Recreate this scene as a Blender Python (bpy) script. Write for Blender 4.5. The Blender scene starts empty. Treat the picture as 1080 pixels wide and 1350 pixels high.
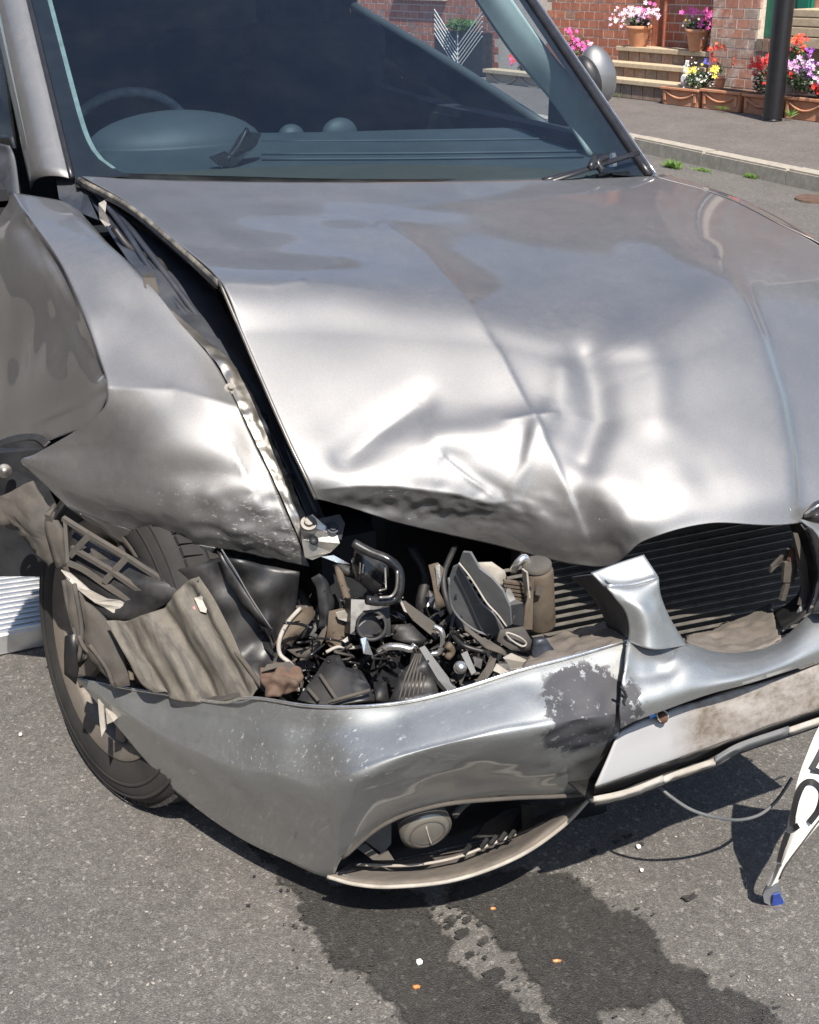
import bpy, bmesh, math, random
from mathutils import Vector, Matrix, noise
from mathutils.geometry import tessellate_polygon
S = bpy.context.scene
COL = S.collection
R = math.radians

# ------------------------------------------------------------------ camera
FPX, CAM = 1604.6, Vector((-1.1013, -1.2265, 1.4252))
FW = Vector((0.37673834, 0.82839392, -0.41452592))
RT = Vector((0.90730036, -0.42020972, -0.01516032))
UP = Vector((0.18674654, 0.37038804, 0.90991122))
cd = bpy.data.cameras.new('camera'); cam = bpy.data.objects.new('camera', cd); COL.objects.link(cam)
cam.matrix_world = Matrix(((RT.x, UP.x, -FW.x, CAM.x), (RT.y, UP.y, -FW.y, CAM.y), (RT.z, UP.z, -FW.z, CAM.z), (0, 0, 0, 1)))
cd.sensor_fit = 'HORIZONTAL'; cd.sensor_width = 36; cd.lens = FPX / 1080 * 36
cd.clip_start = .05; cd.clip_end = 2000
S.camera = cam

# ------------------------------------------------------------------ light
SUN = Vector((-0.12, -0.56, 0.82)).normalized()
w = bpy.data.worlds.new('World'); S.world = w; w.use_nodes = True
nt = w.node_tree; bg = nt.nodes['Background']; sky = nt.nodes.new('ShaderNodeTexSky')
sky.sky_type = 'NISHITA'; sky.sun_disc = False
sky.sun_elevation = math.asin(SUN.z); sky.sun_rotation = math.atan2(SUN.x, SUN.y)
sky.air_density = 1.0; sky.dust_density = 1.0; sky.ozone_density = 2.6
nt.links.new(sky.outputs[0], bg.inputs[0]); bg.inputs[1].default_value = 0.12
sd = bpy.data.lights.new('sun', 'SUN'); so = bpy.data.objects.new('sun', sd); COL.objects.link(so)
sd.energy = 4.8; sd.angle = R(0.55); sd.color = (1, .93, .835)
so.rotation_euler = SUN.to_track_quat('Z', 'Y').to_euler()
S.view_settings.view_transform = 'Standard'; S.view_settings.look = 'None'
S.view_settings.exposure = 0.75; S.view_settings.gamma = 1; S.view_settings.use_curve_mapping = False
S.render.engine = 'CYCLES'
S.cycles.max_bounces = 8; S.cycles.transparent_max_bounces = 12

# ------------------------------------------------------------------ survey helpers
def ray(px, py):
    return RT * ((px - 540) / FPX) + UP * ((675 - py) / FPX) + FW
def at(px, py, x=None, y=None, z=None):
    d = ray(px, py)
    k, v = (0, x) if x is not None else (1, y) if y is not None else (2, z)
    return CAM + d * ((v - CAM[k]) / d[k])
def on(px, py, P0, n):
    d = ray(px, py); return CAM + d * ((P0 - CAM).dot(n) / d.dot(n))
def pj(p):
    c = p - CAM; z = c.dot(FW); return (540 + FPX * c.dot(RT) / z, 675 - FPX * c.dot(UP) / z)

# ------------------------------------------------------------------ object helpers
def new(name, me, mat=None, parent=None, smooth=False):
    o = bpy.data.objects.new(name, me); COL.objects.link(o)
    if mat and not me.materials: me.materials.append(mat)
    if parent: o.parent = parent; o.matrix_parent_inverse = parent.matrix_world.inverted() if False else Matrix.Translation(-parent.location)
    if smooth:
        for p in me.polygons: p.use_smooth = True
    return o
def tag(o, label=None, cat=None, group=None, kind=None):
    for k, v in (('label', label), ('category', cat), ('group', group), ('kind', kind)):
        if v: o[k] = v
    return o
def empty(name, loc, label=None, cat=None, group=None):
    o = bpy.data.objects.new(name, None); COL.objects.link(o); o.location = loc; o.empty_display_size = .1
    return tag(o, label, cat, group)
def mesh(name, vs, fs):
    me = bpy.data.meshes.new(name); me.from_pydata([tuple(v) for v in vs], [], fs); me.update(); return me
def part(name, vs, fs, mat, parent=None, smooth=False):
    return new(name, mesh(name, vs, fs), mat, parent, smooth)
def frombm(name, bm, mat, parent=None, smooth=False):
    me = bpy.data.meshes.new(name); bmesh.ops.recalc_face_normals(bm, faces=bm.faces); bm.to_mesh(me); bm.free()
    return new(name, me, mat, parent, smooth)
def mod_solid(o, t, off=-1):
    m = o.modifiers.new('thick', 'SOLIDIFY'); m.thickness = t; m.offset = off; return m
def mod_bevel(o, w_, seg=2):
    m = o.modifiers.new('bevel', 'BEVEL'); m.width = w_; m.segments = seg; m.limit_method = 'ANGLE'; m.angle_limit = R(35); return m

def cr(p0, p1, p2, p3, t):
    return .5 * ((2 * p1) + (p2 - p0) * t + (2 * p0 - 5 * p1 + 4 * p2 - p3) * t * t + (3 * p1 - p0 - 3 * p2 + p3) * t ** 3)
def spline(P, n, closed=False):
    out = []; m = len(P)
    if m == 2: return [P[0].lerp(P[1], i / n) for i in range(n + 1)]
    rng = range(m if closed else m - 1)
    for i in rng:
        g = (lambda k: P[k % m]) if closed else (lambda k: P[k] if 0 <= k < m else (2 * P[0] - P[1] if k < 0 else 2 * P[-1] - P[-2]))
        for j in range(n): out.append(cr(g(i - 1), g(i), g(i + 1), g(i + 2), j / n))
    if not closed: out.append(P[-1].copy())
    return out
def segd(px, py, poly):
    best = 1e9; side = 1; tt = 0
    L = len(poly) - 1
    for i in range(L):
        ax, ay = poly[i]; bx, by = poly[i + 1]; dx, dy = bx - ax, by - ay
        t = ((px - ax) * dx + (py - ay) * dy) / (dx * dx + dy * dy)
        tc = min(1, max(0, t)); d = math.hypot(px - ax - tc * dx, py - ay - tc * dy)
        if d < best: best = d; side = 1 if dx * (py - ay) - dy * (px - ax) > 0 else -1; tt = (i + tc) / L
    return best, side, tt
def sm_(v):
    v = min(1, max(0, v)); return v * v * (3 - 2 * v)
def dents(p, n, bumps):
    """sheet-metal damage: each entry moves the metal along its own normal, in metres"""
    x, y = pj(p); h = 0
    for b in bumps:
        if b[0] == 'g':      # gaussian blister / dent
            _, cx, cy, sx, sy, a, amp = b
            c, s = math.cos(a), math.sin(a); u = ((x - cx) * c + (y - cy) * s) / sx; v = (-(x - cx) * s + (y - cy) * c) / sy
            h += amp * math.exp(-(u * u + v * v) / 2)
        elif b[0] == 'r':    # sharp ridge along a polyline
            _, poly, wd, amp = b[:4]
            d, s, t = segd(x, y, poly); k = math.sin(math.pi * min(1, max(0, t))) ** .5 if len(b) < 5 else 1
            h += amp * k * math.exp(-d / wd)
        elif b[0] == 's':    # soft groove or swell along a polyline
            _, poly, wd, amp = b[:4]
            d, s, t = segd(x, y, poly); h += amp * math.exp(-d * d / (2 * wd * wd))
        elif b[0] == 't':    # step: one side of the line lifted, fading away from it
            _, poly, wd, amp = b[:4]
            d, s, t = segd(x, y, poly); k = sm_(t / .2) * sm_((1 - t) / .2)
            h += amp * k * s * (1 - math.exp(-d / 3)) * math.exp(-d / wd)
        elif b[0] == 'h':    # smooth step across a line
            _, poly, wd, amp, fade = b
            d, s, t = segd(x, y, poly); k = sm_(t / .22) * sm_((1 - t) / .12)
            h += amp * k * math.tanh(s * d / wd) * math.exp(-d / fade)
        elif b[0] == 'n':    # crumple noise inside a soft ellipse
            _, cx, cy, sx, sy, sc, amp = b
            k = math.exp(-(((x - cx) / sx) ** 2 + ((y - cy) / sy) ** 2) / 2)
            if k > .02: h += amp * k * noise.noise(p * sc)
    return p + n * h
def patch(name, rows, mat, parent, n=10, bumps=(), thick=.0012, grid=None, smooth=True):
    """curved sheet through a lattice of surveyed points; rows of (px, py, y)"""
    G = [[(q if isinstance(q, Vector) else at(q[0], q[1], y=q[2])) for q in r] for r in rows] if grid is None else grid
    H = [spline(r, n) for r in G]
    cols = [spline([H[i][j] for i in range(len(H))], n) for j in range(len(H[0]))]
    nu, nv = len(cols), len(cols[0])
    idx = lambda i, j: i * nv + j
    vs = [cols[i][j] for i in range(nu) for j in range(nv)]
    fs = [(idx(i, j), idx(i + 1, j), idx(i + 1, j + 1), idx(i, j + 1)) for i in range(nu - 1) for j in range(nv - 1)]
    # face the camera side outwards
    mid = vs[idx(nu // 2, nv // 2)]; a, b, c, d = fs[(nu // 2) * (nv - 1) + nv // 2 - 1]
    nn = (vs[b] - vs[a]).cross(vs[d] - vs[a])
    if nn.dot(CAM - mid) < 0: fs = [f[::-1] for f in fs]
    me = mesh(name, vs, fs)
    if bumps:
        ns = [v.normal.copy() for v in me.vertices]
        for v, m_ in zip(me.vertices, ns): v.co = dents(v.co, m_, bumps)
        me.update()
    o = new(name, me, mat, parent, smooth)
    if thick: mod_solid(o, thick)
    return o
def plate(name, pts, mat, parent, t=.003, smooth=False, bend=0, seed=0, sub=0):
    """flat broken piece with its own outline and thickness; pts of (px, py, y) or Vectors"""
    P = [(q if isinstance(q, Vector) else at(q[0], q[1], y=q[2])) for q in pts]
    tr = tessellate_polygon([P])
    n = Vector()
    for a, b, c in tr: 
        k = (P[b] - P[a]).cross(P[c] - P[a]); n += k if k.dot(CAM - P[a]) > 0 else -k
    n = n.normalized() if n.length > 1e-9 else Vector((0, -1, 0))
    bm = bmesh.new(); N = len(P)
    f1 = [bm.verts.new(p) for p in P]; f2 = [bm.verts.new(p - n * t) for p in P]
    for a, b, c in tr:
        try: bm.faces.new((f1[a], f1[b], f1[c])); bm.faces.new((f2[c], f2[b], f2[a]))
        except ValueError: pass
    for i in range(N):
        j = (i + 1) % N
        try: bm.faces.new((f1[i], f1[j], f2[j], f2[i]))
        except ValueError: pass
    if sub:
        bmesh.ops.triangulate(bm, faces=bm.faces[:])
        bmesh.ops.subdivide_edges(bm, edges=bm.edges[:], cuts=sub, use_grid_fill=True)
        if bend:
            for v in bm.verts:
                v.co += n * bend * (noise.noise(v.co * 14 + Vector((seed, 0, 0))) + .5 * noise.noise(v.co * 40 + Vector((seed, 3, 0))))
    return frombm(name, bm, mat, parent, smooth)
def tube_geo(P, r, seg=8, closed=False, flat=1.0, taper=None):
    vs, fs = [], []; m = len(P); prev = None
    for i, p in enumerate(P):
        t = (P[(i + 1) % m] - P[i - 1]) if closed else (P[min(i + 1, m - 1)] - P[max(i - 1, 0)])
        t = t.normalized() if t.length > 1e-9 else Vector((0, 0, 1))
        if prev is None: a = t.orthogonal().normalized()
        else: a = (prev - t * prev.dot(t)); a = a.normalized() if a.length > 1e-6 else t.orthogonal().normalized()
        prev = a; b = t.cross(a); rr = r * (taper[0] + (taper[1] - taper[0]) * i / (m - 1)) if taper else r
        for k in range(seg):
            an = 2 * math.pi * k / seg; vs.append(p + a * math.cos(an) * rr + b * math.sin(an) * rr * flat)
    L = m if closed else m - 1
    for i in range(L):
        for k in range(seg):
            a0 = i * seg + k; a1 = i * seg + (k + 1) % seg; b0 = ((i + 1) % m) * seg + k; b1 = ((i + 1) % m) * seg + (k + 1) % seg
            fs.append((a0, a1, b1, b0))
    if not closed: fs.append(tuple(range(seg))[::-1]); fs.append(tuple(range((m - 1) * seg, m * seg)))
    return vs, fs
def tube(name, pts, r, mat, parent=None, n=6, closed=False, seg=8, flat=1.0, taper=None):
    P = [(q if isinstance(q, Vector) else at(q[0], q[1], y=q[2])) for q in pts]
    P = spline(P, n, closed) if n > 1 else P
    vs, fs = tube_geo(P, r, seg, closed, flat, taper)
    return part(name, vs, fs, mat, parent, True)
def lathe(name, prof, c, ax, mat, parent=None, seg=48, smooth=True, arc=None):
    """prof of (radius, distance along ax)"""
    ax = ax.normalized(); a = ax.cross(Vector((0, 0, 1)));
    a = a.normalized() if a.length > 1e-3 else Vector((1, 0, 0)); b = ax.cross(a)
    vs, fs = [], []; m = len(prof)
    for k in range(seg):
        an = 2 * math.pi * k / seg
        for r, h in prof: vs.append(c + ax * h + (a * math.cos(an) + b * math.sin(an)) * r)
    for k in range(seg):
        for i in range(m - 1):
            fs.append((k * m + i, ((k + 1) % seg) * m + i, ((k + 1) % seg) * m + i + 1, k * m + i + 1))
    bm = bmesh.new(); V = [bm.verts.new(v) for v in vs]
    for f in fs:
        try: bm.faces.new([V[i] for i in f])
        except ValueError: pass
    bmesh.ops.remove_doubles(bm, verts=bm.verts[:], dist=1e-5)
    return frombm(name, bm, mat, parent, smooth)
def boxgeo(c, ux, uy, uz):
    """centre and three half-axis vectors"""
    vs = [c + ux * i + uy * j + uz * k for i in (-1, 1) for j in (-1, 1) for k in (-1, 1)]
    fs = [(0, 1, 3, 2), (4, 6, 7, 5), (0, 4, 5, 1), (2, 3, 7, 6), (0, 2, 6, 4), (1, 5, 7, 3)]
    return vs, fs
def box(name, c, ux, uy, uz, mat, parent=None, bev=0):
    vs, fs = boxgeo(Vector(c), Vector(ux), Vector(uy), Vector(uz))
    bm = bmesh.new(); V = [bm.verts.new(v) for v in vs]; [bm.faces.new([V[i] for i in f]) for f in fs]
    if bev: bmesh.ops.bevel(bm, geom=bm.edges[:], offset=bev, segments=2, affect='EDGES', profile=.6)
    return frombm(name, bm, mat, parent, False)
def bar(name, a, b, wd, th, mat, parent=None, upv=Vector((0, 0, 1)), bev=0):
    a = a if isinstance(a, Vector) else at(a[0], a[1], y=a[2]); b = b if isinstance(b, Vector) else at(b[0], b[1], y=b[2])
    d = (b - a); L = d.length / 2; d.normalize(); s = d.cross(upv).normalized(); u = s.cross(d)
    return box(name, (a + b) / 2, d * L, s * wd / 2, u * th / 2, mat, parent, bev)

# ------------------------------------------------------------------ materials
def M(name):
    m = bpy.data.materials.new(name); m.use_nodes = True; return m, m.node_tree, m.node_tree.nodes['Principled BSDF']
def nd(nt, typ, **kw):
    n = nt.nodes.new(typ)
    for k, v in kw.items():
        if hasattr(n, k): setattr(n, k, v)
        else: n.inputs[k].default_value = v
    return n
def pos(nt):
    g = nt.nodes.new('ShaderNodeNewGeometry'); return g.outputs['Position']
def noi(nt, scale, detail=4, rough=.6, vec=None, stretch=None, rot=None):
    n = nd(nt, 'ShaderNodeTexNoise'); n.inputs['Scale'].default_value = scale; n.inputs['Detail'].default_value = detail; n.inputs['Roughness'].default_value = rough
    v = vec or pos(nt)
    if stretch or rot:
        mp = nd(nt, 'ShaderNodeMapping'); nt.links.new(v, mp.inputs[0])
        if stretch: mp.inputs['Scale'].default_value = stretch
        if rot: mp.inputs['Rotation'].default_value = rot
        v = mp.outputs[0]
    nt.links.new(v, n.inputs['Vector']); return n.outputs['Fac']
def ramp(nt, f, stops):
    r = nd(nt, 'ShaderNodeValToRGB'); nt.links.new(f, r.inputs[0]); e = r.color_ramp.elements
    while len(e) < len(stops): e.new(.5)
    for i, (p, c) in enumerate(stops):
        e[i].position = p; e[i].color = (c, c, c, 1) if isinstance(c, (int, float)) else (*c, 1)
    return r.outputs[0]
def mix(nt, f, a, b, mode='MIX'):
    m = nd(nt, 'ShaderNodeMix'); m.data_type = 'RGBA'; m.blend_type = mode
    for i, v in ((0, f), (6, a), (7, b)):
        if isinstance(v, bpy.types.NodeSocket): nt.links.new(v, m.inputs[i])
        elif isinstance(v, (int, float)): m.inputs[i].default_value = v if i == 0 else (v, v, v, 1)
        else: m.inputs[i].default_value = (*v, 1)
    return m.outputs[2]
def math_(nt, op, a, b=0.0, clamp=False):
    m = nd(nt, 'ShaderNodeMath'); m.operation = op; m.use_clamp = clamp
    for i, v in ((0, a), (1, b)):
        if isinstance(v, bpy.types.NodeSocket): nt.links.new(v, m.inputs[i])
        else: m.inputs[i].default_value = v
    return m.outputs[0]
def bump(nt, h, strength, dist, b):
    n = nd(nt, 'ShaderNodeBump'); n.inputs['Strength'].default_value = strength; n.inputs['Distance'].default_value = dist
    nt.links.new(h, n.inputs['Height']); nt.links.new(n.outputs[0], b.inputs['Normal']); return n
def spot(nt, P, r, soft=.5):
    """1 inside a ball of radius r round a world point on the panel, fading out: where the wear is"""
    d = nd(nt, 'ShaderNodeVectorMath'); d.operation = 'DISTANCE'; nt.links.new(pos(nt), d.inputs[0]); d.inputs[1].default_value = P
    m = nd(nt, 'ShaderNodeMapRange'); nt.links.new(d.outputs['Value'], m.inputs[0])
    m.inputs[1].default_value = r * (1 - soft); m.inputs[2].default_value = r; m.inputs[3].default_value = 1; m.inputs[4].default_value = 0
    return m.outputs[0]
def simple(name, col, rough=.6, metal=0, var=.25, scale=30, bmp=0, coat=0, dust=0, dustc=(.30, .26, .21), spec=.5):
    m, nt, b = M(name)
    f = ramp(nt, noi(nt, scale, 5), [(.3, 1 - var), (.7, 1 + var)])
    c = mix(nt, 1, (*col,), f, 'MULTIPLY')
    if dust:
        g = ramp(nt, noi(nt, scale * .45, 6, .7), [(.5 - dust * .35, 0), (.78 - dust * .35, 1)])
        c = mix(nt, math_(nt, 'MULTIPLY', g, min(1, dust + .2)), c, dustc)
        nt.links.new(math_(nt, 'ADD', math_(nt, 'MULTIPLY', g, .35), rough, True), b.inputs['Roughness'])
    else: b.inputs['Roughness'].default_value = rough
    nt.links.new(c, b.inputs['Base Color']); b.inputs['Metallic'].default_value = metal
    b.inputs['Coat Weight'].default_value = coat; b.inputs['Specular IOR Level'].default_value = spec
    if bmp: bump(nt, noi(nt, scale * 3, 6), bmp, .002, b)
    return m
def paint(name, scr=(), bare=(), dirt=.3, base=(.262, .26, .258), rg=.56):
    """silver-grey metallic paint under clear coat; scr: scratched zones, bare: zones worn to dark plastic"""
    m, nt, b = M(name)
    fl = ramp(nt, noi(nt, 700, 3, .7), [(.25, .80), (.75, 1.2)])
    cl = ramp(nt, noi(nt, 5, 4, .6), [(.3, .93), (.7, 1.05)])
    c = mix(nt, 1, base, fl, 'MULTIPLY'); c = mix(nt, 1, c, cl, 'MULTIPLY')
    dm = ramp(nt, noi(nt, 3.5, 8, .8), [(.35, 0), (.85, 1)])
    fine = ramp(nt, noi(nt, 60, 6, .8), [(.35, .2), (.7, 1)])
    dust = math_(nt, 'MULTIPLY', math_(nt, 'MULTIPLY', dm, fine), dirt)
    c = mix(nt, dust, c, (.26, .24, .21))
    rgh = math_(nt, 'ADD', math_(nt, 'MULTIPLY', dust, .3), rg)
    metal = math_(nt, 'SUBTRACT', .90, dust, True)
    coat = math_(nt, 'SUBTRACT', .85, dust, True)
    for P, r, ang, st, lvl in scr:
        s = noi(nt, 120, 7, .8, stretch=(st[0] * .5, 1, 1), rot=ang)
        k = math_(nt, 'MULTIPLY', ramp(nt, s, [(lvl, 0), (lvl + .025, 1)]), spot(nt, P, r, .8), True)
        c = mix(nt, math_(nt, 'MULTIPLY', k, .42), c, (.6, .6, .58)); rgh = math_(nt, 'ADD', rgh, math_(nt, 'MULTIPLY', k, .2)); metal = math_(nt, 'SUBTRACT', metal, math_(nt, 'MULTIPLY', k, .7), True)
    for P, r, lvl, colr in bare:
        s = math_(nt, 'ADD', noi(nt, 38, 7, .7), math_(nt, 'MULTIPLY', spot(nt, P, r, .95), .55))
        k = math_(nt, 'MULTIPLY', ramp(nt, s, [(lvl, 0), (lvl + .02, 1)]), ramp(nt, spot(nt, P, r, .95), [(.05, 0), (.25, 1)]))
        s2 = ramp(nt, noi(nt, 90, 5, .7), [(.6, 0), (.66, .5)])
        c = mix(nt, k, c, mix(nt, s2, colr, (.35, .35, .35))); metal = math_(nt, 'MULTIPLY', metal, math_(nt, 'SUBTRACT', 1, k)); coat = math_(nt, 'MULTIPLY', coat, math_(nt, 'SUBTRACT', 1, k))
        rgh = math_(nt, 'ADD', rgh, math_(nt, 'MULTIPLY', k, .12))
    for v, s in ((c, 'Base Color'), (rgh, 'Roughness'), (metal, 'Metallic'), (coat, 'Coat Weight')): nt.links.new(v, b.inputs[s])
    b.inputs['Coat Roughness'].default_value = .05
    bump(nt, noi(nt, 1100, 3), .16, .0004, b)
    return m
ST = (.12, 1, 1)
MP = {}
MP['paint'] = paint('silver_paint')
MP['bonnet'] = paint('bonnet_paint',
    scr=[(at(560, 660, y=.24), .16, (0, .3, .4), (.15, 1, 1), .60), (at(640, 680, y=.2), .10, (0, .2, 1.0), (.2, 1, 1), .57), (at(820, 720, y=.1), .06, (0, .4, .6), (.2, 1, 1), .57), (at(500, 400, y=.6), .12, (0, 0, 1.2), (.12, 1, 1), .70)],
    bare=[(at(712, 597, y=.25), .034, .86, (.5, .5, .48)), (at(1022, 590, y=.2), .012, .85, (.6, .6, .6)), (at(465, 668, y=.36), .045, 1.02, (.12, .12, .12)), (at(560, 668, y=.30), .10, .97, (.09, .09, .09)), (at(660, 680, y=.24), .06, .97, (.09, .09, .09))], dirt=.28)
MP['wing'] = paint('wing_paint',
    scr=[(at(330, 700, y=.48), .14, (0, .5, 1.3), (.2, 1, 1), .58), (at(220, 660, y=.56), .07, (0, .2, .2), (.2, 1, 1), .60), (at(380, 720, y=.46), .08, (0, .9, .3), (.25, 1, 1), .56)],
    bare=[(at(325, 690, y=.48), .035, .97, (.07, .07, .075)), (at(285, 735, y=.5), .05, .97, (.06, .06, .065))], dirt=.25)
MP['bumper'] = paint('bumper_paint',
    scr=[(at(330, 1000, y=.18), .17, (.3, .2, .9), (.15, 1, 1), .60), (at(480, 1010, y=.04), .16, (.2, -.3, .5), (.15, 1, 1), .60), (at(640, 1010, y=0), .16, (.1, .6, .2), (.2, 1, 1), .62), (at(380, 960, y=.12), .10, (0, .1, .4), (.1, 1, 1), .60)],
    bare=[(at(778, 942, y=-.04), .095, .60, (.05, .05, .055)), (at(770, 985, y=-.04), .06, .90, (.05, .05, .06)), (at(640, 1000, y=-.02), .03, 1.03, (.08, .08, .08))], dirt=.28, base=(.37, .385, .385), rg=.56)
MP['black'] = simple('black_plastic', (.013, .013, .014), .42, dust=.2, dustc=(.06, .056, .05), scale=22)
MP['gloss_black'] = simple('gloss_black_plastic', (.012, .012, .013), .16, dust=.1, dustc=(.1, .1, .1), scale=30)
MP['grime'] = simple('dusty_plastic', (.05, .047, .043), .7, dust=.5, dustc=(.095, .082, .067), scale=34, bmp=.3)
MP['mudflat'] = simple('muddy_liner', (.03, .027, .023), .75, dust=.7, dustc=(.25, .22, .175), scale=16, bmp=.4)
MP['grey_plastic'] = simple('grey_plastic', (.085, .09, .095), .42, dust=.35, dustc=(.18, .18, .175), scale=16, bmp=.1)
MP['pale'] = simple('pale_plastic', (.34, .325, .295), .5, dust=.45, dustc=(.25, .21, .16), scale=30, bmp=.2)
MP['rust'] = simple('rusty_steel', (.085, .038, .026), .85, dust=.45, dustc=(.13, .10, .075), scale=40, bmp=.5)
MP['brown'] = simple('stained_bracket', (.07, .048, .032), .7, dust=.4, dustc=(.15, .13, .10), scale=28, bmp=.3)
MP['steel'] = simple('dull_steel', (.26, .25, .235), .38, metal=.85, var=.25, scale=50, dust=.2, dustc=(.22, .19, .15))
MP['bright'] = simple('bright_alloy', (.78, .77, .74), .22, metal=.9, var=.2, scale=60, bmp=.2)
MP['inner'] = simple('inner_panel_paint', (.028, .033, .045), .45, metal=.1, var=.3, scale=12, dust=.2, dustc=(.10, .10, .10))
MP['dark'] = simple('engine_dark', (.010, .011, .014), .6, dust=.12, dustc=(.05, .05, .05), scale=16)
MP['zinc'] = simple('dented_flange', (.38, .37, .35), .3, metal=.85, var=.3, scale=22, bmp=.3, dust=.25, dustc=(.30, .25, .18))
MP['fin'] = simple('radiator_fin', (.15, .14, .125), .6, metal=.3, var=.4, scale=40)
MP['core'] = simple('radiator_core', (.016, .016, .017), .7, scale=60)
MP['rubber'] = simple('tyre_rubber', (.018, .0175, .017), .75, dust=.2, dustc=(.05, .046, .04), scale=14, bmp=.2)
MP['alloy'] = simple('wheel_alloy', (.20, .185, .165), .45, metal=.6, var=.25, scale=18, dust=.45, dustc=(.16, .13, .10))
MP['trim'] = simple('window_trim', (.018, .018, .02), .35)
MP['seal'] = simple('rubber_seal', (.04, .038, .035), .55, dust=.4, dustc=(.35, .32, .27), scale=60)
MP['dash'] = simple('dash_plastic', (.042, .056, .062), .6, var=.12, scale=8, bmp=.05)
MP['cabin'] = simple('cabin_dark', (.012, .012, .014), .8)
MP['innertrim'] = simple('pillar_trim', (.60, .64, .58), .7, var=.06)
MP['dirtyledge'] = simple('dusty_ledge', (.10, .09, .08), .8, dust=.5, dustc=(.22, .185, .15), scale=26, bmp=.35)
# registration plate carrier: white skin, brown grime
m, nt, b = M('grimy_white_panel'); MP['recess'] = m
g1 = ramp(nt, noi(nt, 16, 7, .72, stretch=(.6, 1, 1.3)), [(.32, 0), (.54, 1)]); g2 = ramp(nt, noi(nt, 60, 5, .7), [(.4, .5), (.65, 1)])
c = mix(nt, math_(nt, 'MULTIPLY', g1, g2), (.31, .29, .27), (.11, .085, .062))
sx = nd(nt, 'ShaderNodeSeparateXYZ'); nt.links.new(pos(nt), sx.inputs[0])
k = nd(nt, 'ShaderNodeMapRange'); nt.links.new(sx.outputs[0], k.inputs[0]); k.inputs[1].default_value = -.16; k.inputs[2].default_value = -.10
k.inputs[3].default_value = 0; k.inputs[4].default_value = 1
c2 = mix(nt, k.outputs[0], (.31, .31, .315), c)
nt.links.new(c2, b.inputs['Base Color']); b.inputs['Roughness'].default_value = .5; bump(nt, noi(nt, 50, 6), .15, .002, b)
# windscreen glass
def glass(name, tint, refl_rough=0, dirt=.04):
    m = bpy.data.materials.new(name); m.use_nodes = True; nt = m.node_tree; nt.nodes.clear()
    out = nd(nt, 'ShaderNodeOutputMaterial'); tr = nd(nt, 'ShaderNodeBsdfTransparent'); gl = nd(nt, 'ShaderNodeBsdfGlossy'); fr = nd(nt, 'ShaderNodeFresnel')
    tr.inputs[0].default_value = (*tint, 1); gl.inputs['Roughness'].default_value = refl_rough; fr.inputs[0].default_value = 1.75
    mx = nd(nt, 'ShaderNodeMixShader'); nt.links.new(fr.outputs[0], mx.inputs[0]); nt.links.new(tr.outputs[0], mx.inputs[1]); nt.links.new(gl.outputs[0], mx.inputs[2])
    df = nd(nt, 'ShaderNodeBsdfDiffuse'); df.inputs[0].default_value = (.55, .58, .6, 1)
    mx2 = nd(nt, 'ShaderNodeMixShader')
    f = math_(nt, 'ADD', math_(nt, 'MULTIPLY', ramp(nt, noi(nt, 7, 7, .7), [(.4, .2), (.75, 1)]), dirt), math_(nt, 'MULTIPLY', ramp(nt, noi(nt, 160, 3, .6), [(.775, 0), (.80, 1)]), .5))
    nt.links.new(f, mx2.inputs[0]); nt.links.new(mx.outputs[0], mx2.inputs[1]); nt.links.new(df.outputs[0], mx2.inputs[2])
    nt.links.new(mx2.outputs[0], out.inputs[0]); return m
MP['edgeline'] = simple('border_edge_line', (.22, .27, .245), .7)
MP['glass'] = glass('windscreen_glass', (.66, .775, .85), 0, .010); MP['sideglass'] = glass('side_glass', (.8, .88, .87), dirt=.02)
m, nt, b = M('muddy_ribs'); MP['mudflat'] = m
rd_ = (at(215, 915, y=.47) - at(165, 822, y=.55)).to_track_quat('Z', 'Y').to_euler(); mp = nd(nt, 'ShaderNodeMapping'); mp.vector_type = 'TEXTURE'; mp.inputs['Rotation'].default_value = rd_; mp.inputs['Scale'].default_value = (1, 1, 9); nt.links.new(pos(nt), mp.inputs[0]); mm = ramp(nt, noi(nt, 55, 6, .65, vec=mp.outputs[0]), [(.38, 0), (.56, 1)]); m2 = ramp(nt, noi(nt, 70, 6, .75), [(.35, .55), (.7, 1)])
c = mix(nt, math_(nt, 'MULTIPLY', mm, m2), (.055, .050, .043), (.14, .125, .102)); nt.links.new(c, b.inputs['Base Color']); b.inputs['Roughness'].default_value = .8; bump(nt, noi(nt, 60, 6), .12, .002, b)
m, nt, b = M('foggy_lens'); MP['lens'] = m
b.inputs['Base Color'].default_value = (.17, .16, .14, 1); b.inputs['Roughness'].default_value = .3; b.inputs['Metallic'].default_value = .35; b.inputs['Coat Weight'].default_value = .6
bump(nt, noi(nt, 60, 3), .2, .002, b)

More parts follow.
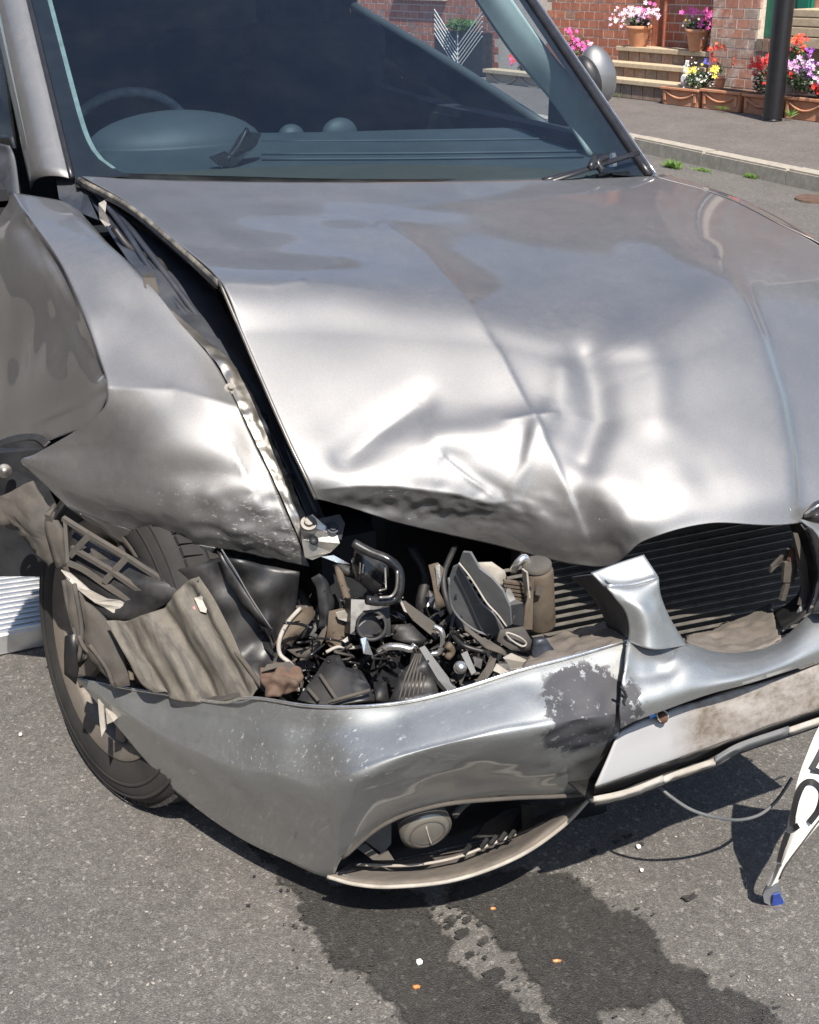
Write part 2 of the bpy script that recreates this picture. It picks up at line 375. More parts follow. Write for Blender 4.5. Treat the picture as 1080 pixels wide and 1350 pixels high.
# asphalt: aggregate in binder; wet=True is the same ground soaked with oil
def asphalt(name, base, wet=0, warm=(1.04, .98, .90), soak=False):
    m, nt, b = M(name); p = pos(nt)
    v = nd(nt, 'ShaderNodeTexVoronoi'); v.inputs['Scale'].default_value = 480; nt.links.new(p, v.inputs['Vector'])
    v2 = nd(nt, 'ShaderNodeTexVoronoi'); v2.inputs['Scale'].default_value = 170; nt.links.new(p, v2.inputs['Vector'])
    st = nd(nt, 'ShaderNodeSeparateColor'); nt.links.new(v.outputs['Color'], st.inputs[0])
    st2 = nd(nt, 'ShaderNodeSeparateColor'); nt.links.new(v2.outputs['Color'], st2.inputs[0])
    c = ramp(nt, st.outputs[0], [(0, .7), (.55, 1.0), (.9, 1.15), (1, 1.7)])
    c = mix(nt, 1, c, ramp(nt, st2.outputs[1], [(0, .8), (.9, 1.05), (1, 1.7)]), 'MULTIPLY')
    c = mix(nt, 1, c, ramp(nt, noi(nt, 2.2, 6, .65), [(.3, .86), (.7, 1.12)]), 'MULTIPLY')
    c = mix(nt, 1, c, ramp(nt, noi(nt, 26, 5, .7), [(.3, .82), (.7, 1.16)]), 'MULTIPLY')
    c = mix(nt, 1, c, (base * warm[0], base * warm[1], base * warm[2]), 'MULTIPLY')
    nt.links.new(c, b.inputs['Base Color'])
    h = math_(nt, 'ADD', math_(nt, 'MULTIPLY', v.outputs['Distance'], -1.0), math_(nt, 'MULTIPLY', noi(nt, 240, 5, .8), 1.2))
    bump(nt, h, .8 if not wet else .7, .0022, b)
    if soak:
        at_ = nd(nt, 'ShaderNodeAttribute'); at_.attribute_name = 'soak'
        e = math_(nt, 'ADD', at_.outputs['Fac'], math_(nt, 'MULTIPLY', math_(nt, 'SUBTRACT', noi(nt, 45, 8, .8), .5), 1.5))
        nt.links.new(ramp(nt, e, [(.32, 0), (.62, 1)]), b.inputs['Alpha'])
    b.inputs['Roughness'].default_value = .85 if not wet else .5; b.inputs['Specular IOR Level'].default_value = .35
    return m
MP['road'] = asphalt('road_asphalt', .135); MP['wet'] = asphalt('oily_asphalt', .042, 1, (1.04, .98, .90), soak=True); MP['pave'] = asphalt('pavement_asphalt', .14, 0, (1.08, .97, .90))
MP['kerb'] = simple('kerb_concrete', (.33, .30, .25), .85, var=.2, scale=18, bmp=.4)
MP['mortar'] = simple('mortar', (.55, .48, .40), .9, scale=60, bmp=.3)
def brickmat(name, cols, scale=30, eff=.25):
    m, nt, b = M(name)
    oi = nd(nt, 'ShaderNodeObjectInfo'); gi = nd(nt, 'ShaderNodeNewGeometry')
    r = math_(nt, 'FRACT', math_(nt, 'ADD', oi.outputs['Random'], gi.outputs['Random Per Island']))
    n = len(cols); rp = nd(nt, 'ShaderNodeValToRGB'); nt.links.new(r, rp.inputs[0]); e = rp.color_ramp.elements
    while len(e) < n: e.new(.5)
    for i, c in enumerate(cols): e[i].position = i / n; e[i].color = (*c, 1)
    rp.color_ramp.interpolation = 'CONSTANT'
    c = mix(nt, 1, rp.outputs[0], ramp(nt, noi(nt, scale, 6, .7), [(.3, .7), (.7, 1.2)]), 'MULTIPLY')
    c = mix(nt, math_(nt, 'MULTIPLY', ramp(nt, noi(nt, 5, 7, .75), [(.52, 0), (.68, 1)]), eff), c, (.62, .57, .50)); c = mix(nt, math_(nt, 'MULTIPLY', ramp(nt, noi(nt, 3.1, 7, .8), [(.5, 0), (.75, 1)]), .45), c, (.10, .08, .06))
    nt.links.new(c, b.inputs['Base Color']); b.inputs['Roughness'].default_value = .88; bump(nt, noi(nt, 90, 5), .4, .003, b)
    return m
MP['brick'] = brickmat('red_brick', [(.42, .15, .085), (.45, .17, .10), (.39, .135, .08), (.48, .19, .11), (.43, .155, .09), (.34, .18, .13), (.40, .14, .08)])
MP['oldbrick'] = brickmat('weathered_brick', [(.42, .21, .15), (.38, .24, .185), (.36, .28, .23), (.46, .22, .15), (.42, .29, .23), (.44, .19, .13)], 30, .8)
MP['stepbrick'] = brickmat('step_brick', [(.24, .165, .12), (.21, .15, .115), (.27, .17, .12), (.20, .16, .125)])
MP['sand'] = simple('sandstone', (.46, .37, .25), .85, var=.16, scale=25, bmp=.35)
MP['terra'] = simple('terracotta', (.50, .22, .115), .8, var=.14, scale=20, bmp=.2, dust=.2, dustc=(.52, .38, .27))
MP['green'] = simple('green_gloss_paint', (.008, .13, .085), .3, var=.08, scale=10)
MP['post'] = simple('black_post_paint', (.012, .012, .014), .38, var=.2, scale=20)
MP['leaf'] = simple('leaf_green', (.055, .12, .025), .5, var=.45, scale=40)
MP['leafdark'] = simple('leaf_dark', (.03, .06, .02), .5, var=.4, scale=40)
MP['grass'] = simple('kerb_grass', (.10, .19, .03), .6, var=.4, scale=30)
MP['soil'] = simple('soil', (.05, .035, .025), .9)
def petal(name, c): return simple(name, c, .6, var=.2, scale=80)
MP['pink'] = petal('pink_petal', (.78, .10, .40)); MP['palepink'] = petal('pale_pink_petal', (.80, .50, .66)); MP['red'] = petal('red_petal', (.75, .035, .03))
MP['yellow'] = petal('yellow_petal', (.80, .66, .08)); MP['white'] = petal('white_petal', (.80, .79, .74)); MP['purple'] = petal('purple_petal', (.30, .08, .45)); MP['orange'] = petal('orange_petal', (.80, .14, .04)); MP['blue'] = petal('blue_petal', (.08, .08, .42)); MP['lilac'] = petal('lilac_petal', (.70, .35, .70)); MP['crimson'] = petal('crimson_petal', (.35, .02, .04))
MP['whitepaint'] = simple('white_painted_stone', (.72, .71, .68), .6, var=.08)
MP['ramp'] = simple('aluminium', (.62, .63, .64), .35, metal=.8, var=.12, scale=20)
# ------------------------------------------------------------------ ground
def up(o):
    for p in o.data.polygons:
        if p.normal.z < 0: p.flip()
    return o
def struct(o): o['kind'] = 'structure'; return o
KA = at(838, 200, z=0); KB = at(1080, 254, z=0); kd = (KB - KA); kd.z = 0; kd.normalize()   # kerb foot line, runs along the street
kn = Vector((-kd.y, kd.x, 0)); kn = kn if kn.x > 0 else -kn
def K(u, n, z=0): return KA + kd * u + kn * n + Vector((0, 0, z))
struct(part('road', [(-60, -60, 0), (60, -60, 0), (60, 90, 0), (-60, 90, 0)], [(0, 1, 2, 3)], MP['road']))
struct(part('pavement', [K(-40, .14, .1), K(40, .14, .1), K(40, 30, .1), K(-40, 30, .1)], [(0, 1, 2, 3)], MP['pave']))
kerb = struct(part('kerb', [K(-40, .006, -.02), K(40, .006, -.02), K(40, .138, -.02), K(-40, .138, -.02), K(-40, .006, .085), K(40, .006, .085), K(40, .138, .085), K(-40, .138, .085)],
    [(0, 1, 5, 4), (4, 5, 6, 7), (0, 4, 7, 3), (1, 2, 6, 5)], MP['mortar']))
vs, fs = boxgeo(Vector((0, 0, 0)), Vector((.4535, 0, 0)), Vector((0, .072, 0)), Vector((0, 0, .056)))
bm = bmesh.new(); V = [bm.verts.new(v) for v in vs]; [bm.faces.new([V[i] for i in f]) for f in fs]
bmesh.ops.bevel(bm, geom=[e for e in bm.edges if abs(e.verts[0].co.z - .056) < 1e-4 and abs(e.verts[1].co.z - .056) < 1e-4], offset=.012, segments=2, affect='EDGES')
bmesh.ops.recalc_face_normals(bm, faces=bm.faces); kme = bpy.data.meshes.new('kerbstone'); bm.to_mesh(kme); bm.free(); kme.materials.append(MP['kerb'])
ka = math.atan2(kd.y, kd.x)
for i in range(-14, 12):
    o = new('kerbstone', kme, None, kerb); o.location = K(i * .914 + .40, .072, .05 + random.Random(i).uniform(-.002, .002)); o.rotation_euler = (0, 0, ka)
    o.matrix_parent_inverse = Matrix()
# drain cover, rusty, at the foot of the kerb
gp = at(1080, 262, z=.006)
g = frombm('drain_cover', (lambda bm: (bmesh.ops.create_cone(bm, cap_ends=True, segments=28, radius1=.15, radius2=.146, depth=.012, matrix=Matrix.Translation(gp)), bm)[1])(bmesh.new()), MP['rust'])
tag(g, 'rusty brown iron cover set in the road by the kerb', 'drain cover')

# ------------------------------------------------------------------ oil stains on the road (1.2 mm films following the road's own grain)
def stain(outline, name, label, seed, rough=.02, mat='wet', h=.0045):
    P = [at(a, b, z=0) for a, b in outline]; C = spline(P, 10, True); out = []
    n = len(C)
    for i, p in enumerate(C):
        t = (C[(i + 1) % n] - C[i - 1]).normalized(); s = Vector((t.y, -t.x, 0))
        k = noise.noise(p * 28 + Vector((seed, 0, 0))) * rough + noise.noise(p * 90 + Vector((seed, 5, 0))) * rough * .6
        out.append(p + s * k + Vector((0, 0, h)))
    tr = tessellate_polygon([out]); ring = []
    for i, p in enumerate(out):
        t = (out[(i + 2) % n] - out[i - 2]).normalized(); s = Vector((t.y, -t.x, 0)); ring.append((p, s))
    area = sum(out[i].x * out[(i + 1) % n].y - out[(i + 1) % n].x * out[i].y for i in range(n)); sg = 1 if area > 0 else -1
    outer = [p + s * sg * .012 + Vector((0, 0, .0004)) for p, s in ring]; out = [p - s * sg * .016 for p, s in ring]
    me = mesh(name, out + outer, [tuple(t) for t in tessellate_polygon([out])] + [(i, (i + 1) % n, n + (i + 1) % n, n + i) for i in range(n)])
    at_ = me.attributes.new('soak', 'FLOAT', 'POINT'); at_.data.foreach_set('value', [.74] * n + [0.0] * n)
    for pl in me.polygons:
        if pl.normal.z < 0: pl.flip()
    return tag(new(name, me, MP[mat]), label, 'stain', 'oily patches on the road')
stain([(330, 1112), (400, 1150), (500, 1172), (560, 1180), (575, 1215), (600, 1262), (650, 1300), (700, 1345), (720, 1400), (560, 1420), (520, 1345), (470, 1290), (430, 1260), (400, 1215), (382, 1180)], 'oil_stain', 'dark oily patch under the bumper, left of the dry streak', 1)
stain([(585, 1172), (700, 1150), (760, 1160), (800, 1195), (850, 1215), (885, 1262), (930, 1290), (1010, 1330), (1060, 1380), (990, 1400), (900, 1345), (870, 1330), (800, 1345), (760, 1400), (720, 1330), (690, 1290), (650, 1240), (610, 1205)], 'oil_stain', 'larger dark oily patch right of the dry streak', 4, h=.0056)
rs = random.Random(5)
dr = [(655, 1287, 12), (612, 1230, 8), (633, 1218, 4), (622, 1258, 5), (640, 1240, 6), (598, 1190, 6), (606, 1208, 3), (625, 1200, 3), (590, 1222, 4), (640, 1262, 3), (668, 1310, 5), (828, 1102, 6), (812, 1110, 4), (782, 1122, 5), (910, 1182, 7), (845, 1112, 4), (700, 1345, 9), (595, 1212, 7), (618, 1212, 5)]
edge_ = [(400, 1215), (430, 1262), (475, 1292), (520, 1345), (382, 1180), (345, 1125), (600, 1262), (650, 1300), (575, 1215), (690, 1290), (650, 1240), (610, 1205), (850, 1215), (885, 1262), (930, 1290), (1010, 1330), (800, 1195), (760, 1160), (870, 1330), (800, 1345), (470, 1290), (560, 1190)]
for i in range(150):
    ex, ey = rs.choice(edge_); dr.append((ex + rs.gauss(0, 15), ey + rs.gauss(0, 12), rs.uniform(.8, 2.6)))
bm = bmesh.new()
for di, (x, y, r) in enumerate(dr):
    c = at(x, y, z=.0068 + di * 2e-5); rr = r / 1604.6 * 1.9; k0 = rs.uniform(0, 9); an0 = rs.uniform(0, 6)
    V = [bm.verts.new(c + Vector((math.cos(a) * rr * 1.5 * (1 + .8 * noise.noise(Vector((math.cos(a) * 1.5, math.sin(a) * 1.5, k0)))), math.sin(a) * rr * (1 + .8 * noise.noise(Vector((math.cos(a) * 1.5, math.sin(a) * 1.5, k0)))), 0))) for a in [2 * math.pi * i / 14 for i in range(14)]]
    bm.faces.new(V)
o = up(frombm('oil_drips', bm, MP['wet'])); a_ = o.data.attributes.new('soak', 'FLOAT', 'POINT'); a_.data.foreach_set('value', [.62] * len(o.data.vertices)); tag(o, 'small dark drips and splashes between the two oily patches', 'drips', None, 'stuff')
# grit and plastic crumbs
bm = bmesh.new(); rs = random.Random(3)
for i in range(260):
    x, y = rs.uniform(-60, 1120), rs.uniform(1010, 1360) if i % 3 else rs.uniform(850, 1100)
    c = at(x, y, z=.0025); s = rs.uniform(.0010, .0024); T = Matrix.Translation(c) @ Matrix.Rotation(rs.uniform(0, 6), 4, 'Z') @ Matrix.Diagonal((s * rs.uniform(1, 1.8), s, s * .7, 1))
    bmesh.ops.create_icosphere(bm, subdivisions=1, radius=1, matrix=T)
o = frombm('grit', bm, simple('pale_grit', (.30, .28, .25), .8)); tag(o, 'pale grit scattered over the grey asphalt road', 'grit', None, 'stuff')
orng = simple('amber_plastic', (.42, .17, .05), .45)
for x, y, w_, L, mt, lb in [(553, 1268, 8, 10, 'white', 'white chip of plastic lying on the left oily patch'), (549, 1301, 5, 12, None, 'amber sliver on the left oily patch below the white chip'), (734, 1267, 4, 14, None, 'amber sliver in the middle of the right oily patch'), (650, 1198, 4, 9, None, 'amber sliver on the oily patch close to the bumper'), (27, 968, 6, 7, 'white', 'white pebble on the road left of the front tyre'), (842, 1116, 7, 8, 'white', 'white chip on the road below the plate panel'), (846, 1147, 5, 6, 'white', 'second white chip, just below the first, on the road'), (578, 1136, 6, 7, 'sand', 'tan chip on the road at the edge of the bumper shadow')]:
    c = at(x, y, z=.006); k = 1.9 / 1604.6
    bm = bmesh.new(); bmesh.ops.create_icosphere(bm, subdivisions=1, radius=1, matrix=Matrix.Translation(c) @ Matrix.Rotation(-.4, 4, 'Z') @ Matrix.Diagonal((L * k / 2, w_ * k / 2 * 1.4, .0035, 1)))
    tag(frombm('debris_chip', bm, MP[mt] if mt else orng), lb, 'debris', 'chips and slivers lying on the road')
# ------------------------------------------------------------------ the brick house across the street
HT = R(8); HU = Vector((math.sin(HT), -math.cos(HT), 0)); HN = Vector((math.cos(HT), math.sin(HT), 0)); HO = Vector((6.45, 8.4, .1))
def H(u, n, z): return HO + HU * u + HN * n + Vector((0, 0, z))
def hat(px, py, n): return on(px, py, HO + HN * n, HN)
def huz(px, py, n):
    p = hat(px, py, n) - HO; return p.dot(HU), p.z
house = empty('brick_house', H(0, .6, 0), 'red brick terraced house with a green door and stone steps behind the flowers', 'house')
BL, BH, BD, GAP = .150, .0735, .03, .0125
bmes = {}
def brickmesh(kind, L, Hh, D=BD):
    k = (kind, round(L, 3), round(Hh, 3))
    if k in bmes: return bmes[k]
    bm = bmesh.new(); vs, fs = boxgeo(Vector((0, 0, 0)), Vector((L / 2, 0, 0)), Vector((0, D / 2, 0)), Vector((0, 0, Hh / 2)))
    V = [bm.verts.new(v) for v in vs]; [bm.faces.new([V[i] for i in f]) for f in fs]; bmesh.ops.recalc_face_normals(bm, faces=bm.faces)
    me = bpy.data.meshes.new('brick'); bm.to_mesh(me); bm.free(); me.materials.append(MP[kind]); bmes[k] = me; return me
cand = []          # bricks the picture shows
far = []           # the remainder of the wall
Z0 = 0
def wall(n, u0, u1, z0, z1, kind, holes=()):
    rr = random.Random(int(n * 100) + int(u0 * 10) + 77)
    row = 0; z = z0
    while z < z1 - .01:
        u = u0 - (0 if row % 2 == 0 else .081)
        while u < u1 - .005:
            a, b = max(u, u0), min(u + BL, u1)
            if b - a > .03:
                c = H((a + b) / 2, n + rr.uniform(-.0015, .0015), z + BH / 2)
                if not any(h0 < (a + b) / 2 < h1 and g0 < z + BH / 2 < g1 for h0, h1, g0, g1 in holes):
                    x, y = pj(c)
                    vis = (c - CAM).dot(FW) > 0 and -10 < y < 160 and ((860 - (85 - y) * 1.9 < x + 190 and 690 < x < 1095) or (470 < x < 700 and y < 130))
                    (cand if vis else far).append((c, b - a, kind, y))
            u += BL + GAP
        z += BH + GAP; row += 1
uL, _ = huz(866, 30, .55)          # end of the lit wall, start of the porch recess
pL, _ = huz(940, 30, .3); dL, _ = huz(1003, 20, .3); dR, _ = huz(1046, 20, .3)
sz, _z = huz(1010, 50, .3)[0], huz(1010, 50, .3)[1]
win = [(-5.2, -4.1, 1.0, 2.1)]
wall(.55, -9, uL, 0, 6.6, 'brick', [(-6.3, -5.2, .9, 2.3), (-4.1, -3.1, .0, 2.15)] )
wall(.66, uL, pL + .05, 0, 6.6, 'brick', [(uL + .05, pL, -1, .0)])
wall(.30, pL, dL, 0, 6.6, 'oldbrick')
wall(.30, dL, dR + .25, 0, _z - .075, 'oldbrick')
wall(.45, dR + .02, 5, 0, 6.6, 'oldbrick', [(dR + 1.2, dR + 2.2, .9, 2.1)])
wall(.30, dL, dR + .02, 2.2, 6.6, 'oldbrick')
rot = (0, 0, math.atan2(HU.y, HU.x))
cand.sort(key=lambda t: t[3] < 0)
print('bricks in view', len(cand), 'others', len(far))
wallo = {}
def wallbase(name, n, u0, u1, z0, z1, mat='mortar'):
    return part(name, [H(u0, n, z0), H(u1, n, z0), H(u1, n, z1), H(u0, n, z1), H(u0, n + .3, z0), H(u1, n + .3, z0), H(u1, n + .3, z1), H(u0, n + .3, z1)],
        [(0, 1, 2, 3), (7, 6, 5, 4), (0, 4, 5, 1), (3, 2, 6, 7), (0, 3, 7, 4), (1, 5, 6, 2)], MP[mat], house)
wA = wallbase('wall', .538, -9, uL - .003, -.1, 6.6)
wB = wallbase('wall', .648, uL - .003, pL + .06, -.1, 6.6)
wC = wallbase('wall', .288, pL + .004, dL - .003, -.1, 6.59)
wE = wallbase('wall', .289, dL, dR + .24, -.1, _z - .08)
wD = wallbase('wall', .438, dR + .24, 5, -.1, 6.58)
wF = wallbase('wall', .2885, dL, dR + .02, 2.2, 6.57)
part('reveal', *boxgeo(H(uL + .0, .60, 2.5), HU * .030, HN * .07, Vector((0, 0, 2.5))), MP['brick'], house)
for i, (c, L, kind, y) in enumerate(cand[:240]):
    o = new('brick', brickmesh(kind, L, BH), None, wA); o.parent = house; o.matrix_parent_inverse = Matrix.Translation(-house.location); o.location = c; o.rotation_euler = rot
for kind in ('brick', 'oldbrick'):
    vs, fs = [], []
    for c, L, k, y in far + cand[240:]:
        if k != kind: continue
        a, b = boxgeo(c, HU * L / 2, HN * BD / 2, Vector((0, 0, BH / 2))); n0 = len(vs); vs += a; fs += [tuple(n0 + i for i in f) for f in b]
    o = part('brickwork', vs, fs, MP[kind], house); o['kind'] = 'stuff'
# roof over the street front, window and front door down the street (seen in the car's reflections and through its glass)
slate = simple('roof_slate', (.07, .07, .08), .6)
part('roof', [H(-9.2, .2, 6.7), H(5.2, .2, 6.7), H(5.2, 4.5, 9.4), H(-9.2, 4.5, 9.4), H(-9.2, .2, 6.61), H(5.2, .2, 6.61), H(5.2, 8.8, 6.7), H(-9.2, 8.8, 6.7)], [(0, 1, 2, 3), (4, 5, 1, 0), (3, 2, 6, 7), (0, 3, 7, 4), (1, 5, 6, 2)], slate, house)
def window(u0, u1, z0, z1, n):
    f = part('window', *boxgeo(H((u0 + u1) / 2, n + .05, (z0 + z1) / 2), HU * (u1 - u0) / 2, HN * .01, Vector((0, 0, (z1 - z0) / 2))), simple('window_dark', (.03, .035, .04), .08), house)
    for a, b, c, d in ((u0, u0 + .05, z0, z1), (u1 - .05, u1, z0, z1), (u0 + .05, u1 - .05, z1 - .05, z1), (u0 + .05, u1 - .05, z0, z0 + .05), ((u0 + u1) / 2 - .025, (u0 + u1) / 2 + .025, z0 + .05, z1 - .05)):
        part('frame', *boxgeo(H((a + b) / 2, n + .02, (c + d) / 2), HU * (b - a) / 2, HN * .02, Vector((0, 0, (d - c) / 2))), MP['whitepaint'], f)
    part('sill', *boxgeo(H((u0 + u1) / 2, n - .02, z0 - .04), HU * ((u1 - u0) / 2 + .05), HN * .06, Vector((0, 0, .035))), MP['sand'], f)
window(-6.3, -5.2, .9, 2.3, .55); window(dR + 1.2, dR + 2.2, .9, 2.1, .45)
o = part('door', *boxgeo(H(-3.6, .62, 1.07), HU * .5, HN * .03, Vector((0, 0, 1.07))), simple('dark_blue_door', (.02, .035, .08), .3), house)
# the green door by the lamp post
zt = 2.2; d = box('door', H((dL + dR) / 2 + .04, .40, (_z + zt) / 2), HU * ((dR - dL) / 2 + .08), HN * .02, Vector((0, 0, (zt - _z) / 2)), MP['green'], house)
d['label'] = 'green panelled door half hidden by the black lamp post'
px0, pz0 = huz(1004, 30, .37); 
st = .028
for a, b, c, e in ((dL + .006, dL + .085, _z + .004, zt), (dR - .02, dR + .10, _z + .004, zt), (dL + .085, dR - .02, _z + .004, _z + .10), (dL + .085, dR - .02, _z + .22, _z + .245), (dL + .085, dR - .02, 1.0, 1.1)):
    box('rail', H((a + b) / 2, .372, (c + e) / 2), HU * (b - a) / 2, HN * .008, Vector((0, 0, (e - c) / 2)), MP['green'], d, .002)
# brick-on-end sill under it
uu = dL
while uu < dR + .2:
    o = new('brick', brickmesh('stepbrick', .0655, .105), None, house); o.matrix_parent_inverse = Matrix.Translation(-house.location); o.location = H(uu + .035, .29, _z - .06); o.rotation_euler = rot
    uu += .076
# white window frame strip right of the post, pale stone courses stepping back
a = hat(1049, 12, .30)
box('frame', hat(1049, -6, .42), HU * .012, HN * .03, Vector((0, 0, .22)), MP['whitepaint'], house)
stones = [((1058, 11), (1100, 11), 22), ((1055, 22), (1100, 22), 34), ((1050, 34), (1100, 34), 47), ((1047, 47), (1100, 48), 62)]
for (x0, y0), (x1, y1), yb in stones:
    A = hat(x0, y0, .30); B = hat(1200, y0, .30); zb = hat(x0, yb, .30).z + .004
    box('stone', Vector(((A.x + B.x) / 2, (A.y + B.y) / 2, (A.z + zb) / 2)), HU * (B - A).dot(HU) / 2, HN * .14, Vector((0, 0, (A.z - zb) / 2)), MP['sand'], house, .008)
# ------------------------------------------------------------------ steps
steps = empty('garden_steps', H(-1.1, .3, 0), 'three brick steps with pale stone treads leading up to the house wall', 'steps')
def tread(u0, u1, n0, n1, z0, z1):
    nb = 0; zt_ = z1 - .045
    part('core', *boxgeo(H((u0 + u1) / 2, (n0 + n1) / 2 + .03, (z0 + zt_) / 2), HU * ((u1 - u0) / 2 - .02), HN * ((n1 - n0) / 2), Vector((0, 0, (zt_ - z0) / 2 - .001))), MP['mortar'], steps)
    t = box('tread', H((u0 + u1) / 2, (n0 + n1) / 2 + .0, z1 - .0225), HU * ((u1 - u0) / 2 + .015), HN * ((n1 - n0) / 2 + .02), Vector((0, 0, .0225)), MP['sand'], steps, .006)
    hgt = zt_ - z0 - .012; rows = 2 if hgt > .125 else 1; hb = (hgt - .008 * (rows - 1)) / rows
    for r in range(rows):
        u = u0 + (.0 if r % 2 == 0 else -.11)
        while u < u1:
            a, b = max(u, u0), min(u + .152, u1)
            if b - a > .04:
                o = new('brick', brickmesh('stepbrick', b - a, hb), None, steps); o.matrix_parent_inverse = Matrix.Translation(-steps.location)
                o.location = H((a + b) / 2, n0 + .02, z0 + .006 + hb / 2 + r * (hb + .008)); o.rotation_euler = rot
            u += .162
us = huz(812, 70, .3)[0]; us0 = huz(816, 120, 0)[0]
tread(us0 - .3, huz(868, 125, .0)[0] + .5, 0.0, .18, 0, huz(850, 107, 0.0)[1])
tread(us - .06, huz(905, 90, .15)[0] + .1, .18, .33, huz(850, 107, 0)[1] - .005, huz(850, 85, .15)[1])
tread(us, pL - .01, .30 + .03, .53, huz(850, 85, .15)[1] - .005, huz(870, 64, .33)[1])
ZT = huz(870, 64, .33)[1]
# ------------------------------------------------------------------ plants
def blossom_mesh(name, mat, r, petals, cup=.25, centre=None):
    vs, fs = [], []
    for k in range(petals):
        a = 2 * math.pi * k / petals; w_ = math.pi / petals * .95
        c = Vector((math.cos(a), math.sin(a), 0)); s = Vector((-math.sin(a), math.cos(a), 0)); n0 = len(vs)
        vs += [Vector((0, 0, 0)), c * r * .55 + s * r * w_ * .45 + Vector((0, 0, r * cup * .7)), c * r + s * r * .22 + Vector((0, 0, r * cup)), c * r - s * r * .22 + Vector((0, 0, r * cup)), c * r * .55 - s * r * w_ * .45 + Vector((0, 0, r * cup * .7))]
        fs += [(n0, n0 + 1, n0 + 2, n0 + 3), (n0, n0 + 3, n0 + 4)]
    me = mesh(name, vs, fs); me.materials.append(mat); return me
fl = {}
for nm in ('pink', 'palepink', 'red', 'yellow', 'white', 'purple', 'orange', 'blue', 'lilac', 'crimson'): fl[nm] = blossom_mesh('flower', MP[nm], 1, 5)
def foliage(c, rx, rz, n, seed, mat, parent, size=.03, name='foliage'):
    rr = random.Random(seed); vs, fs = [], []
    for i in range(n):
        d = Vector((rr.gauss(0, 1), rr.gauss(0, 1), rr.gauss(0, 1))).normalized() * rr.uniform(.3, 1) ** .5
        p = c + Vector((d.x * rx, d.y * rx, d.z * rz)); a = Vector((rr.gauss(0, 1), rr.gauss(0, 1), rr.gauss(.6, .8))).normalized(); b = a.orthogonal().normalized(); s = size * rr.uniform(.6, 1.3); n0 = len(vs)
        k = a.cross(b)
        vs += [p, p + a * s * .5 + b * s * .32, p + a * s + k * s * .15, p + a * s * .5 - b * s * .32]; fs.append((n0, n0 + 1, n0 + 2, n0 + 3))
    return part(name, vs, fs, mat, parent)
def bloom(parent, px, py, n, cols, size, seed, spread=(8, 6), cnt=10):
    rr = random.Random(seed)
    for i in range(int(cnt * 1.5)):
        x = px + rr.gauss(0, spread[0] * .5); y = py + rr.gauss(0, spread[1] * .5)
        p = hat(x, y, n + rr.uniform(-.06, .03))
        o = new('flower', fl[rr.choice(cols)], None, parent); o.matrix_parent_inverse = Matrix.Translation(-parent.location); o.location = p
        dv = (CAM - p).normalized() + Vector((rr.uniform(-.6, .6), rr.uniform(-.6, .6), rr.uniform(0, 1.0)))
        o.rotation_euler = dv.to_track_quat('Z', 'Y').to_euler(); s = size * rr.uniform(.6, 1.05); o.scale = (s, s, s)
def pot(name, px, py, pz, n, h, r, label, mat='terra'):
    """px,py: middle of the pot's foot in view"""
    base = hat(px, py, n); base.z = pz
    t = empty(name, base, label, 'plant pot', 'terracotta pots with flowers')
    k = lathe('pot', [(r * .62, 0), (r * .66, .01), (r * .95, h * .80), (r * .96, h * .81), (r * 1.06, h * .82), (r * 1.06, h), (r * .94, h), (r * .92, h * .86), (0, h * .84)], base, Vector((0, 0, 1)), MP[mat], t, 28)
    return t, base
t1, b1 = pot('flower_pot', 841, 62, H(0, 0, ZT).z, .40, .20, .125, 'terracotta pot of pale pink and pink petunias on the top step, left one')
foliage(b1 + Vector((0, 0, .24)), .13, .05, 260, 1, MP['leafdark'], t1, .04)
bloom(t1, 832, 22, .38, ['palepink', 'palepink', 'white'], .024, 2, (28, 12), 55); bloom(t1, 848, 16, .38, ['pink', 'palepink'], .026, 3, (18, 10), 26)
t2, b2 = pot('flower_pot', 919, 66, H(0, 0, ZT).z, .36, .20, .115, 'terracotta pot of bright pink petunias on the top step, right one by the pier')
foliage(b2 + Vector((0, 0, .22)), .12, .06, 260, 5, MP['leafdark'], t2, .035)
bloom(t2, 910, 32, .34, ['white', 'white', 'yellow'], .013, 6, (12, 12), 16); bloom(t2, 913, 15, .34, ['pink'], .032, 7, (22, 6), 7); bloom(t2, 931, 22, .32, ['pink'], .034, 8, (12, 12), 8)
